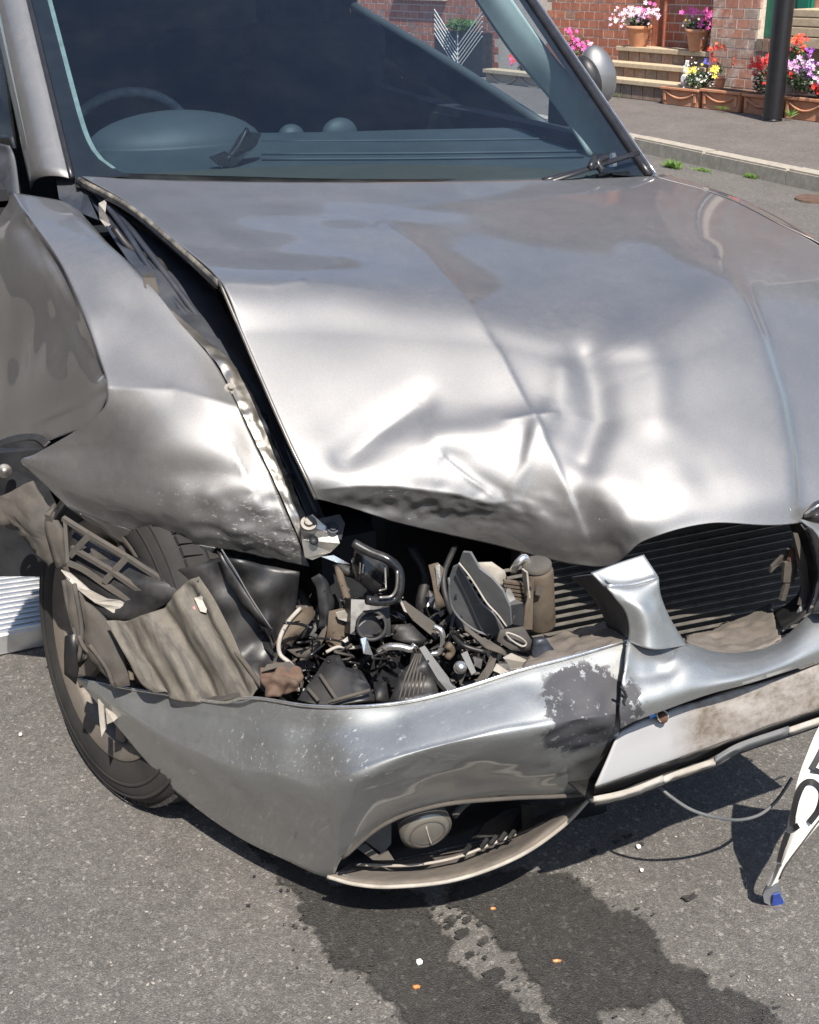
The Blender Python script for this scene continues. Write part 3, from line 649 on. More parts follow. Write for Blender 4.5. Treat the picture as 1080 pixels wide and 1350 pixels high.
# planter troughs with a moulded swag
def trough(x0, x1, yt, yb, label, w_=.19):
    n0 = -.10; u0 = huz(x0, (yt + yb) / 2, n0)[0]; u1 = huz(x1, (yt + yb) / 2, n0)[0]; h = huz((x0 + x1) / 2, yt, n0)[1]
    h = max(.15, h)
    t = empty('flower_trough', H((u0 + u1) / 2, n0 + w_ / 2, 0), label, 'planter', 'terracotta troughs in a row against the wall')
    uc, hw = (u0 + u1) / 2, (u1 - u0) / 2
    bm = bmesh.new()
    def quadbox(a0, a1, c0, c1, z0, z1, sl=0):
        V = [bm.verts.new(H(uc + s * (a0 if k == 0 else a1), (c0 if m_ == 0 else c1) , (z0 if k == 0 else z1))) for k in (0, 1) for s in (-1, 1) for m_ in (0, 1)]
        for f in ((0, 1, 3, 2), (4, 6, 7, 5), (0, 2, 6, 4), (1, 5, 7, 3), (0, 4, 5, 1), (2, 3, 7, 6)): bm.faces.new([V[i] for i in f])
    quadbox(hw * .93, hw * .97, n0 + .02, n0 + w_ - .01, 0, h * .86)
    bmesh.ops.bevel(bm, geom=bm.edges[:], offset=.006, segments=2, affect='EDGES')
    frombm('trough_body', bm, MP['terra'], t)
    box('rim', H(uc, n0 + w_ / 2, h * .93), HU * hw, HN * (w_ / 2 + .006), Vector((0, 0, h * .07)), MP['terra'], t, .005)
    P = [H(uc + hw * .72 * k, n0 + .012, h * (.74 - .32 * (1 - k * k))) for k in (-1, -.6, -.2, .2, .6, 1)]
    tube('swag', P, .012, MP['terra'], t, 4, seg=6)
    for s in (-1, 1): box('swag_drop', H(uc + s * hw * .78, n0 + .014, h * .52), HU * .014, HN * .01, Vector((0, 0, h * .26)), MP['terra'], t, .004)
    part('soil', [H(u0 + .02, n0 + .02, h + .001), H(u1 - .02, n0 + .02, h + .001), H(u1 - .02, n0 + w_ - .02, h + .001), H(u0 + .02, n0 + w_ - .02, h + .001)], [(0, 1, 2, 3)], MP['soil'], t)
    return t, H(uc, n0 + w_ / 2, h), hw
T1, c1, h1 = trough(870, 921, 116, 137, 'terracotta trough with a swag at the foot of the steps, under the white rabbit')
T2, c2, h2 = trough(922, 975, 119, 143, 'terracotta trough with a swag, second along from the steps')
T3, c3, h3 = trough(977, 1026, 125, 150, 'terracotta trough partly hidden behind the black lamp post')
T4, c4, h4 = trough(1031, 1088, 129, 158, 'terracotta trough with a swag, just right of the black lamp post')
T5, c5, h5 = trough(1090, 1150, 134, 164, 'terracotta trough at the right edge of the view')
# white ornament: a sitting rabbit
rb = hat(902, 117, 0); rb.z = c1.z + .0
rt = empty('rabbit_ornament', rb, 'small white rabbit figure sitting on the trough by the lowest step', 'ornament')
bm = bmesh.new()
for (dx, dz, sx, sz_) in ((0, .062, .040, .065), (.004, .140, .028, .034)):
    bmesh.ops.create_uvsphere(bm, u_segments=16, v_segments=10, radius=1, matrix=Matrix.Translation(rb + HU * dx + Vector((0, 0, dz))) @ Matrix.Diagonal((sx, sx, sz_, 1)))
frombm('body', bm, MP['whitepaint'], rt, True)
for s in (-1, 1): tube('ear', [rb + HU * s * .008 + Vector((0, 0, .16)), rb + HU * (s * .012 + .01) + Vector((0, 0, .20)), rb + HU * (s * .012 + .018) + Vector((0, 0, .24))], .009, MP['whitepaint'], rt, 3, seg=6)
# plants standing in and behind the troughs
def plant(name, px, py, n, rx, rz, cnt, label, blooms, seed, mat='leafdark', cat='plant', leaf=.03):
    c = hat(px, py, n); t = empty(name, c, label, cat)
    foliage(c, rx * 1.05, rz * 1.1, int(cnt * 1.6), seed, MP[mat], t, leaf)
    for i, (x, y, cols, size, sp, k) in enumerate(blooms): bloom(t, x, y, n - .05, cols, size, seed * 7 + i, sp, k)
    return t
plant('pansy_plant', 922, 105, .05, .13, .07, 320, 'yellow and blue pansies over tiny white flowers beside the white rabbit', [(916, 92, ['yellow'], .020, (11, 7), 8), (942, 90, ['yellow'], .026, (6, 9), 6), (931, 82, ['blue'], .018, (6, 3), 3), (925, 105, ['white'], .009, (26, 12), 40), (912, 84, ['white'], .009, (14, 8), 8)], 11, 'leafdark')
plant('geranium', 946, 98, .12, .06, .10, 90, 'orange and dark red geranium rising behind the yellow pansies', [(946, 63, ['orange', 'red'], .02, (9, 5), 12), (940, 76, ['crimson', 'red'], .016, (5, 6), 8), (967, 79, ['orange'], .014, (6, 7), 6)], 12, 'leafdark')
o, _b = pot('small_pot', 949, 118, c2.z - .0, .02, .105, .052, 'small terracotta pot on the second trough behind the pansies')
plant('geranium', 1010, 108, .02, .11, .09, 260, 'bright red geranium left of the lamp post', [(1004, 85, ['red'], .024, (16, 10), 26), (1016, 75, ['red'], .02, (7, 5), 8), (1008, 108, ['crimson', 'red'], .018, (12, 9), 9), (996, 100, ['crimson'], .016, (7, 10), 7)], 13, 'leafdark')
plant('petunia_plant', 1062, 105, .0, .16, .10, 520, 'mauve and pink petunias right of the lamp post', [(1062, 86, ['lilac', 'palepink', 'purple'], .026, (18, 12), 26), (1044, 88, ['palepink', 'lilac'], .024, (6, 7), 8), (1067, 67, ['purple'], .022, (6, 4), 5), (1045, 98, ['red'], .02, (6, 4), 5), (1075, 100, ['purple', 'lilac', 'white'], .018, (12, 14), 14), (1066, 80, ['white'], .016, (10, 8), 5)], 14, 'leafdark')
plant('geranium', 1050, 75, .05, .06, .12, 120, 'tall orange geranium right of the lamp post above the petunias', [(1054, 52, ['orange', 'red'], .022, (9, 6), 14), (1058, 61, ['red', 'orange'], .018, (6, 6), 8), (1044, 64, ['crimson'], .016, (4, 3), 3)], 15, 'leaf')
plant('geranium', 1086, 115, -.02, .08, .08, 160, 'red geranium at the right edge of the view', [(1079, 115, ['red'], .026, (6, 10), 10), (1088, 108, ['red', 'crimson'], .024, (8, 8), 8)], 16, 'leafdark')
plant('fuchsia_plant', 760, 62, .35, .12, .10, 200, 'magenta flowering plant showing above the far door mirror', [(752, 44, ['pink'], .022, (8, 8), 8), (760, 60, ['pink'], .024, (12, 9), 16), (776, 60, ['pink', 'palepink'], .022, (8, 5), 8)], 17, 'leafdark')
for k, (a, b) in enumerate([((742, 50), (749, 36)), ((737, 46), (733, 33)), ((744, 52), (740, 40))]):
    pass
# weeds at the foot of the troughs and along the kerb
def tuft(base, w_, h, cnt, label, seed, name='grass_tuft', mat='grass', flat=1):
    rr = random.Random(seed); vs, fs = [], []
    for i in range(cnt):
        p = base + kd * rr.gauss(0, w_ * .4) + kn * rr.uniform(-.04, .0); a = (Vector((rr.gauss(0, .55), rr.gauss(0, .55), 1))).normalized(); s = a.orthogonal().normalized() * .0035; L = h * rr.uniform(.4, 1.1); n0 = len(vs)
        vs += [p - s, p + s, p + a * L * .6 + s * .7, p + a * L + Vector((a.x, a.y, 0)) * L * .3]; fs.append((n0, n0 + 1, n0 + 2, n0 + 3))
    return tag(part(name, vs, fs, MP[mat]), label, 'weeds', 'weeds along the kerb and wall foot')
tuft(at(889, 221, z=0), .10, .075, 200, 'green grass tuft at the kerb foot, nearest the windscreen pillar', 1)
tuft(at(929, 225, z=0), .13, .03, 170, 'low straggly weeds at the kerb foot between the two upright tufts', 2, 'kerb_weeds')
tuft(at(993, 234, z=0), .09, .045, 170, 'small green grass tuft at the kerb foot in the middle of the kerb', 3)
tuft(at(1062, 243, z=0), .22, .05, 260, 'long ragged grass and yellow weeds at the kerb foot by the drain cover', 4, 'kerb_weeds')
tuft(hat(955, 143, -.13), .10, .03, 120, 'yellow green weeds under the second trough', 5, 'wall_weeds')
tuft(hat(1044, 153, -.14), .03, .09, 26, 'spiky green shoot in front of the trough right of the post', 6, 'wall_weeds')
tuft(hat(817, 128, -.03), .03, .07, 16, 'dry stalks at the foot of the steps beside the door mirror', 7, 'wall_weeds')
for o_ in bpy.data.objects:
    if o_.get('label', '').startswith(('yellow green weeds', 'spiky green', 'dry stalks')): o_.location.z = 0
# ------------------------------------------------------------------ lamp post
lb = at(1018, 159, z=.1); lp = empty('lamp_post', lb, 'black painted lamp post standing on the pavement in front of the troughs', 'lamp post')
lathe('base', [(.0, .0), (.086, .0), (.086, .012), (.083, .016)], lb, Vector((0, 0, 1)), MP['post'], lp, 32)
lathe('shaft', [(.083, .02), (.083, 1.4), (.079, 1.42), (.078, 1.6), (.05, 1.66), (.042, 4.6), (.0, 4.62)], lb, Vector((0, 0, 1)), MP['post'], lp, 32)
lathe('lamp_head', [(.0, 4.6), (.12, 4.62), (.16, 4.9), (.05, 5.0), (.0, 5.05)], lb, Vector((0, 0, 1)), MP['post'], lp, 24)
# lattice planter with green shrub seen through the car
lc = hat(603, 82, .35)
bx = empty('lattice_planter', lc, 'dark planter with a herringbone lattice front and a green shrub, seen through the windscreen', 'planter')
u0, z0_ = huz(572, 80, .32); u1, z1_ = huz(636, 44, .32); z0_ = z0_ - .12
box('planter_body', H((u0 + u1) / 2, .40, (z0_ + z1_) / 2), HU * (u1 - u0) / 2, HN * .07, Vector((0, 0, (z1_ - z0_) / 2)), MP['black'], bx)
um = (u0 + u1) / 2; box('slat', H(um, .325, (z0_ + z1_) / 2), HU * .008, HN * .004, Vector((0, 0, (z1_ - z0_) / 2)), MP['whitepaint'], bx)
for s in (-1, 1):
    for k in range(6):
        zz = z0_ + .04 + k * .055; L = (u1 - u0) / 2 - .01
        bar('slat', H(um, .325, zz), H(um + s * L, .325, zz + L * .8), .01, .008, MP['whitepaint'], bx, HN)
foliage(H(um, .38, z1_ + .07), .2, .07, 420, 21, MP['leaf'], bx, .05)
plant('geranium', 690, 92, .28, .06, .06, 120, 'red geranium in front of the house seen through the windscreen', [(685, 78, ['red', 'pink'], .03, (14, 7), 16)], 22, 'leafdark')
wl = empty('stone_balustrade', H(-3, .1, 0), 'low pale stone balustrade with curved swags in front of the house, seen through the windscreen', 'low wall')
ub0 = huz(640, 94, 0)[0]; ub1 = huz(735, 108, 0)[0]; zb = huz(690, 98, 0)[1]
box('coping', H((ub0 + ub1) / 2, .05, zb), HU * (ub1 - ub0) / 2, HN * .09, Vector((0, 0, .02)), MP['sand'], wl, .004)
box('wall_panel', H((ub0 + ub1) / 2, .06, zb / 2 - .012), HU * (ub1 - ub0) / 2, HN * .05, Vector((0, 0, zb / 2 - .01)), MP['sand'], wl)
uu = ub0 + .1
while uu + .5 < ub1:
    tube('swag', [H(uu, .0, zb - .04), H(uu + .12, -.005, zb - .10), H(uu + .25, -.005, zb - .12), H(uu + .38, -.005, zb - .10), H(uu + .5, .0, zb - .04)], .012, MP['sand'], wl, 4, seg=6); uu += .56
# terrace opposite (behind the camera), so that glass and paint have a street to reflect
opp = empty('opposite_terrace', (-9, -2, 0), 'plain brick terrace across the road behind the viewer', 'house')
part('wall', *boxgeo(Vector((-8.2, 0, 2.9)), Vector((2.5, 0, 0)), Vector((0, 14, 0)), Vector((0, 0, 2.9))), simple('brick_far', (.13, .075, .055), .9, var=.3, scale=6), opp)
# ------------------------------------------------------------------ the car
CB = Vector((0, 1.9, 0))
car = empty('crashed_car', CB, 'silver grey hatchback with a badly crumpled front end standing on the road', 'car')
# bonnet -------------------------------------------------------------
rows = [[(108,232,1.35),(200,236,1.3),(300,239,1.26),(400,240,1.22),(540,240,1.18),(680,238,1.16),(790,235,1.16),(858,232,1.17)],
[(170,268),(260,285),(370,290),(490,285),(620,285),(750,285),(865,268),(945,256)],
[(232,318),(330,330),(440,330),(550,325),(680,340),(810,335),(925,315),(1020,292)],
[(290,370),(390,374),(500,382),(605,395),(730,425),(850,428),(975,362),(1100,338)],
[(320,440),(430,440),(540,450),(655,460),(770,480),(885,480),(1003,440),(1140,425)],
[(350,510),(460,515),(575,525),(690,535),(790,545),(905,545),(1028,520),(1170,515)],
[(383,585),(490,588),(600,596),(725,610),(812,620),(922,620),(1043,600),(1185,590)],
[(405,630),(500,638),(610,650),(758,690),(830,680),(935,662),(1049,650),(1195,630)],
[(418,658),(520,688),(640,716),(790,748),(850,713),(935,690),(1050,690),(1198,650)]]
SLOPE = [None, (6,7,8,9,9,8,5,6), (7,8,9,9,10,9,6,8), (7,9,9,10,12,11,8,12), (40,33,29,26,24,24,26,24), (40,37,35,34,34,34,31,28), (40,38,36,36,36,36,34,30), (46,48,60,62,42,44,42,36), (80,95,95,72,60,58,58,52)]
for i in range(1, 9):      # walk forward along each line of the bonnet with the slope the metal has there
    out_ = []
    for j in range(8):
        P0 = at(*rows[i - 1][j][:2], y=rows[i - 1][j][2]); d = ray(*rows[i][j]); t = math.tan(R(SLOPE[i][j]))
        k = ((P0.z - CAM.z) - (P0.y - CAM.y) * t) / (d.z - d.y * t); out_.append((*rows[i][j], CAM.y + d.y * k))
    rows[i] = out_
BB = [
 ('r', [(500, 290), (560, 335), (620, 405), (662, 470), (700, 545), (732, 605), (762, 675), (790, 748)], 16, .006),
 ('t', [(600, 385), (662, 470), (700, 545), (732, 605), (762, 675), (788, 744)], 40, .0022),
 ('h', [(962, 340), (985, 385), (1008, 440), (1033, 520), (1048, 600), (1054, 700)], 10, .0085, 90),
 ('s', [(772, 465), (786, 510), (790, 550), (772, 604)], 17, -.0125),
 ('s', [(712, 565), (738, 530), (742, 490)], 13, .005),
 ('g', 856, 490, 24, 42, -.3, .0048),
 ('s', [(455, 605), (500, 565), (556, 530)], 15, -.0075), ('g', 425, 600, 20, 26, -.6, .003),
 ('s', [(580, 580), (640, 572), (715, 558)], 16, .0085), ('s', [(592, 606), (640, 640), (660, 655)], 12, -.0060), ('g', 690, 640, 24, 30, .2, -.006), ('s', [(660, 650), (690, 610), (706, 580)], 10, .003),
 ('g', 560, 440, 50, 30, .3, .003), ('g', 440, 420, 40, 30, .4, -.003), ('g', 545, 600, 28, 18, 0, .0035), ('g', 930, 520, 60, 60, 0, -.003), ('g', 960, 620, 50, 30, 0, -.002),
 ('r', [(418, 645), (470, 640), (520, 640), (600, 650), (645, 664), (685, 660)], 7, .006),
 ('s', [(430, 672), (520, 668), (600, 682), (690, 690)], 9, -.006), ('n', 560, 668, 120, 14, 46, .006), ('n', 640, 675, 60, 14, 80, .003),
 ('n', 600, 520, 190, 110, 7, .003), ('n', 820, 600, 120, 90, 10, .003), ('n', 330, 280, 160, 30, 8, .003),
 ('r', [(290, 371), (360, 372), (430, 374), (500, 384)], 12, .003),
 ('g', 200, 262, 60, 12, .6, -.002), ('g', 300, 290, 60, 14, .5, -.0025), ('n', 840, 640, 120, 60, 16, .003),
 ('r', [(660, 557), (706, 553), (738, 547)], 4, .0030), ('r', [(583, 602), (620, 632), (655, 658)], 5, .0035, 1), ('h', [(700, 555), (690, 610), (660, 658)], 6, -.0035, 40), ('s', [(838, 445), (866, 490), (868, 550)], 16, .0035), ('r', [(300, 374), (360, 378), (400, 372)], 4, .0022, 1), ('r', [(455, 606), (500, 568), (552, 532)], 7, -.0022), ('n', 800, 720, 50, 16, 40, .004)]
bonnet = patch('bonnet', rows, MP['bonnet'], car, 30, BB, .0014)
bonnet['label'] = 'buckled bonnet, folded across the middle and crumpled along its front edge'
# stiffening edge under the raised side, with its double rubber seal
e1 = [(105, 234, 1.37)] + [(r[0][0], r[0][1] + 1, r[0][2] + .004) for r in rows[1:4]]
tube('bonnet_seal', [(a, b + 3, c) for a, b, c in e1], .006, MP['seal'], car, 8, seg=6); tube('bonnet_seal', [(a - 3, b + 7, c + .005) for a, b, c in e1], .004, MP['gloss_black'], car, 8, seg=6)
e2 = [r[0] for r in rows[3:]]
tube('bonnet_edge', [(a - 1, b, c + .004) for a, b, c in e2], .0035, MP['steel'], car, 6, seg=6)
# inner bonnet frame, dark
G = [[at(a, b, y=c) - Vector((0, -.02, .03)) for a, b, c in r[:]] for r in rows[1:8]]
patch('bonnet_frame', None, MP['inner'], car, 3, (), .002, [[v + Vector((.012 if j == 0 else 0, 0, 0)) for j, v in enumerate(r)] for r in G])
# near wing: upper skin torn from the side, and the flap thrown forward ---------
wr = [[(18,254,1.42),(45,258,1.39),(75,263,1.36),(90,268,1.34),(105,278,1.30)],
[(40,290,1.24),(72,292,1.21),(100,296,1.18),(120,302,1.14),(140,318,1.09)],
[(78,345,1.05),(110,340,1.02),(145,342,.98),(170,352,.94),(192,368,.90)],
[(108,410,.90),(140,405,.88),(175,410,.85),(205,415,.82),(235,422,.79)],
[(130,470,.80),(165,465,.78),(205,468,.745),(245,472,.715),(282,477,.695)],
[(144,514,.735),(185,512,.70),(230,518,.665),(275,525,.63),(313,537,.605)],
[(128,548,.735),(175,552,.68),(230,560,.62),(290,572,.575),(338,590,.55)],
[(52,595,.84),(145,590,.70),(210,602,.61),(290,620,.54),(362,640,.505)],
[(28,606,.87),(95,625,.76),(175,645,.64),(270,668,.545),(384,690,.475)],
[(38,620,.86),(115,655,.73),(190,677,.63),(280,700,.545),(398,724,.468)],
[(88,668,.78),(145,690,.71),(205,706,.65),(285,722,.56),(408,747,.47)]]
WB = [('r', [(146, 514), (230, 516), (316, 540)], 16, .0065, 1), ('r', [(40, 285), (85, 350), (118, 420), (146, 514)], 8, .003, 1), ('g', 120, 600, 40, 24, -.3, -.010), ('g', 270, 625, 50, 20, .1, -.009), ('g', 190, 600, 36, 40, 0, .004),
 ('n', 320, 690, 80, 30, 34, .008), ('n', 360, 700, 50, 40, 60, .005), ('s', [(240, 655), (300, 650), (340, 665)], 14, .005), ('n', 120, 480, 60, 90, 9, .004),
 ('r', [(300, 580), (330, 640), (360, 700), (385, 742)], 5, .0035), ('r', [(330, 560), (360, 640), (395, 735)], 4, .0035), ('n', 200, 400, 80, 100, 7, .003)]
wing = patch('front_wing', wr, MP['wing'], car, 14, WB, .0013); wing['label'] = 'near front wing torn and folded out into a flap over the wheel'
tb = [[(88,668,.78),(145,690,.71),(205,706,.65),(245,714,.60),(285,722,.56)],
[(118,690,.79),(160,712,.73),(205,728,.68),(240,734,.63),(275,734,.585)],
[(150,712,.81),(178,732,.76),(210,748,.71),(235,753,.66),(262,745,.61)]]
patch('wing_lip', tb, MP['wing'], car, 10, [('g', 200, 728, 20, 10, .4, .008), ('n', 205, 725, 50, 16, 30, .007)], .0013)
sp = [[(-70,262,1.62),(-40,258,1.60),(-15,262,1.56),(5,262,1.50),(18,254,1.42)],
[(-70,345,1.60),(-35,330,1.55),(-5,315,1.42),(18,300,1.32),(40,290,1.24)],
[(-70,430,1.58),(-25,415,1.44),(15,390,1.24),(48,365,1.13),(78,345,1.05)],
[(-70,500,1.56),(-15,480,1.38),(35,455,1.14),(75,432,1.0),(108,410,.90)],
[(-70,555,1.54),(-10,535,1.34),(45,510,1.08),(90,490,.93),(130,470,.80)],
[(-70,585,1.52),(-5,565,1.30),(50,545,1.06),(100,520,.90),(141,503,.745)],
[(-70,595,1.52),(-5,577,1.30),(50,555,1.06),(100,534,.90),(146,515,.735)],
[(-70,606,1.52),(-3,590,1.28),(48,566,1.07),(98,545,.91),(141,528,.745)],
[(-70,625,1.50),(0,600,1.26),(42,588,1.08),(88,572,.94),(126,561,.80)]]
side = patch('wing_side', sp, MP['wing'], car, 12, [('s', [(30, 300), (70, 350), (100, 430), (130, 490)], 9, -.012), ('g', 40, 430, 30, 60, .4, -.006), ('n', 40, 480, 70, 90, 9, .012), ('r', [(35, 300), (85, 400), (120, 470)], 8, .006)], .0013)
# bolted flange along the inner edge of the wing
fo = [(212,400,.835),(240,428,.785),(285,478,.692),(315,537,.602),(340,590,.548),(364,640,.502),(386,690,.472),(400,724,.464)]
fi = [(219,402,.835),(258,435,.775),(306,478,.69),(340,535,.60),(364,590,.545),(386,640,.502),(408,690,.472),(428,730,.46)]
flange = patch('wing_flange', [[a, ((a[0] + b[0]) / 2, (a[1] + b[1]) / 2, a[2] - .004), b] for a, b in zip(fo, fi)], MP['zinc'], car, 12, [('n', 320, 540, 60, 160, 60, .006), ('n', 370, 640, 40, 80, 110, .003)], .0015)
for (x, y, yy, r) in ((304, 512, .636, .0085), (406, 690, .452, .0105)):
    p = at(x, y, y=yy); ax = (CAM - p).normalized() * .4 + Vector((.1, -.4, .8)); lathe('bolt', [(0, .006), (r * .55, .006), (r * .62, .0), (r * 1.25, 0), (r * 1.3, -.003)], p, ax, MP['steel'], car, 6 if r > .01 else 12, False)
for (x, y, yy) in ((347, 549, .60), (383, 630, .505)):
    p = at(x, y, y=yy - .012); lathe('bolt_hole', [(0, .0), (.0085, 0), (.0085, -.003)], p, Vector((0, -.5, .8)), MP['dark'], car, 14)
# inner wing (strut side) panel seen in the gap, and the dark engine bay
patch('inner_wing', [[(112,250,1.40),(150,262,1.34),(180,270,1.30)],[(160,330,1.06),(200,330,1.04),(240,325,1.06)],[(238,428,.80),(268,420,.81),(300,410,.84)],[(306,480,.695),(326,480,.70),(350,500,.72)],[(366,590,.55),(380,590,.56),(395,600,.57)],[(410,690,.478),(420,690,.482),(432,690,.49)]],
    MP['inner'], car, 8, [('n', 260, 420, 90, 120, 16, .012)], .002)
for pts in ([(108,240,1.38),(150,290,1.16),(196,360,.95),(250,430,.80),(310,505,.66)], [(120,245,1.36),(165,300,1.12),(215,365,.92),(275,445,.77),(330,520,.645),(380,610,.53),(412,680,.48)]):
    tube('inner_rail', [(a + 6, b, c + .01) for a, b, c in pts], .006, MP['inner'], car, 6, seg=6)
tube('wiring', [(150, 300, 1.1), (175, 330, 1.06), (215, 350, .98), (230, 400, .9), (262, 420, .86), (300, 480, .78)], .007, MP['black'], car, 6)
tube('wiring', [(140, 270, 1.25), (190, 300, 1.15), (240, 340, 1.02), (280, 400, .9), (310, 440, .82)], .010, MP['black'], car, 6)
plate('hinge_bracket', [(130, 268, 1.24), (141, 262, 1.24), (139, 280, 1.22), (146, 296, 1.18), (140, 300, 1.18), (131, 288, 1.2)], MP['steel'], car, .003)
plate('rubber_buffer', [(188, 366, .90), (197, 358, .9), (205, 366, .9), (210, 388, .86), (203, 392, .86), (190, 378, .88)], MP['grime'], car, .012)
bay = bmesh.new()
def addbox(bm, c, x, y, z):
    vs, fs = boxgeo(Vector(c), Vector((x, 0, 0)), Vector((0, y, 0)), Vector((0, 0, z))); V = [bm.verts.new(v) for v in vs]; [bm.faces.new([V[i] for i in f]) for f in fs]
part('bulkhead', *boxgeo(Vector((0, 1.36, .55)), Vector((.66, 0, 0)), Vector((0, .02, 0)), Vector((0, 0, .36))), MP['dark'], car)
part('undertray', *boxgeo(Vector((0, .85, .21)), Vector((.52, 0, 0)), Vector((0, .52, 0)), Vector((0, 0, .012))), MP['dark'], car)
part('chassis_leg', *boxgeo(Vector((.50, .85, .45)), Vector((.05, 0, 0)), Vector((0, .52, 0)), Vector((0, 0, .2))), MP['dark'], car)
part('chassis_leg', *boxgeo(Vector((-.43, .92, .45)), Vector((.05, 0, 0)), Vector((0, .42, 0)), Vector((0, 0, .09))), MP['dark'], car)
eng = box('engine_block', (-.05, .82, .50), (.30, 0, 0), (0, .22, 0), (0, 0, .22), MP['dark'], car, .03)
box('engine_cover', (-.08, .78, .74), (.22, 0, 0), (0, .18, 0), (0, 0, .025), MP['black'], car, .02)
lathe('strut_tower', [(0, .02), (.03, .02), (.035, .0), (.09, -.005), (.10, -.03), (.11, -.2)], Vector((-.46, .98, .86)), Vector((.1, 0, 1)), MP['inner'], car, 28)
box('battery', (-.33, 1.06, .74), (.08, 0, 0), (0, .11, 0), (0, 0, .09), MP['black'], car, .008)
# far wing -------------------------------------------------------------
fw = [[(862,233,1.17),(880,230,1.26),(900,240,1.32),(905,262,1.34)],
[(948,257,1.06),(975,262,1.12),(990,275,1.16),(996,305,1.18)],
[(1023,293,.90),(1050,300,.96),(1066,318,1.0),(1074,352,1.02)],
[(1103,339,.78),(1125,350,.83),(1140,372,.88),(1146,408,.90)],
[(1143,426,.60),(1165,440,.65),(1182,462,.68),(1190,500,.70)],
[(1173,516,.47),(1200,530,.52),(1218,552,.55),(1225,590,.57)],
[(1200,650,.28),(1225,660,.36),(1238,680,.40),(1245,710,.42)]]
patch('front_wing', fw, MP['paint'], car, 10, (), .0014)
fa = [(905,262,1.34), (996,305,1.18), (1074,352,1.02), (1146,408,.90), (1190,500,.70), (1225,590,.57), (1245,710,.42)]
def arch_z(y): return .28 if abs(y - .80) > .34 else .31 + math.sqrt(max(0, .34 ** 2 - (y - .80) ** 2))
top = [at(a, b, y=c) for a, b, c in fa]
patch('wing_side', None, MP['paint'], car, 6, (), .0014, [[p, Vector((max(p.x, .84), p.y, (p.z * .6 + .4 * max(.3, arch_z(p.y))))), Vector((.85, p.y, max(.26, min(p.z - .05, arch_z(p.y)))))] for p in top])
# ---------------------------------------------------------------- windscreen and pillars
BLc = at(100, 226, y=1.40); BRc = at(846, 214, y=1.22)
gd = (BRc - BLc).normalized(); sl = Vector((0, math.cos(R(31)), math.sin(R(31)))); sl = (sl - gd * sl.dot(gd)).normalized(); gn = gd.cross(sl).normalized()
gn = gn if gn.z > 0 else -gn
def gs(px, py, off=0): return on(px, py, BLc + gn * off, gn)
def warp(p, top):  # cylindrical bow of the glass
    return p
def gp_(s, t):  # s across 0..1, t up 0..1 : surface point of the glass with a gentle bow
    L0, L1, R0, R1 = gs(100, 236), gs(20, -90), gs(852, 232), gs(645, -75)
    p = (L0.lerp(L1, t)).lerp(R0.lerp(R1, t), s)
    return p + gn * (.035 * (1 - (2 * s - 1) ** 2))
N1, N2 = 28, 14
vs = [gp_(i / N1, j / N2) for i in range(N1 + 1) for j in range(N2 + 1)]
fs = [(i * (N2 + 1) + j, (i + 1) * (N2 + 1) + j, (i + 1) * (N2 + 1) + j + 1, i * (N2 + 1) + j + 1) for i in range(N1) for j in range(N2)]
ws = part('windscreen', vs, fs, MP['glass'], car, True)
# black printed border just under the glass
def inset(s, t): return gp_(s, t) - gn * .004
def band(name, pairs, mat, off=.004):
    vs = []; 
    for (s0, t0), (s1, t1) in pairs: vs += [gp_(s0, t0) - gn * off, gp_(s1, t1) - gn * off]
    fs = [(2 * i, 2 * i + 1, 2 * i + 3, 2 * i + 2) for i in range(len(pairs) - 1)]
    return part(name, vs, fs, mat, ws, True)
def inner_edge(t):  # distance of the clear glass from the left edge, with its rounded lower corner
    return .016 + (.075 if t < .02 else 0) + .05 * math.exp(-(t / .06)) 
band('black_border', [((0, t), (.028 + .06 * math.exp(-t / .05), t)) for t in [k / 30 for k in range(31)]], MP['trim'])
band('black_border', [((1, t), (.982 - .05 * math.exp(-t / .06), t)) for t in [k / 30 for k in range(31)]], MP['trim'])
band('border_edge', [((.026 + .06 * math.exp(-t / .05), t), (.036 + .06 * math.exp(-t / .05), t)) for t in [k / 30 for k in range(1, 31)]], MP['edgeline'], .006)
# rubber down both sides
def edge(s, off=0): return [gp_(s, t) + gn * off for t in [k / 12 for k in range(13)]]
tube('windscreen_rubber', [p + gn * .004 for p in edge(-.006)], .006, MP['trim'], car, 2, seg=8)
tube('windscreen_rubber', [p + gn * .002 for p in edge(1.006)], .010, MP['trim'], car, 2, seg=8)
tube('chrome_strip', [p + gn * .010 + gd * .010 for p in edge(1.008)], .0025, MP['bright'], car, 2, seg=6)
# A pillars: body-colour skins running up to the roof
Lp = [gp_(0, t) for t in [k / 8 for k in range(9)]]
out = lambda p, a, b: p + Vector((-a, .0, 0)) + gn * b + Vector((0, a * .5, 0))
patch('a_pillar', None, MP['paint'], car, 4, (), .002, [[p - gd * .010 + gn * .002, p - gd * .03 + gn * .007 + Vector((0, .01, 0)), p - gd * .055 + gn * .004 + Vector((0, .03, 0)), p - gd * .072 - gn * .012 + Vector((0, .06, 0)), p - gd * .078 - gn * .04 + Vector((0, .09, 0))] for p in Lp])
Rp = [gp_(1, t) for t in [k / 8 for k in range(9)]]
patch('a_pillar', None, MP['paint'], car, 4, (), .002, [[p + gd * .014 + gn * .000, p + gd * .026 - gn * .002, p + gd * .04 - gn * .012, p + gd * .048 - gn * .03, p + gd * .05 - gn * .05] for p in Rp])
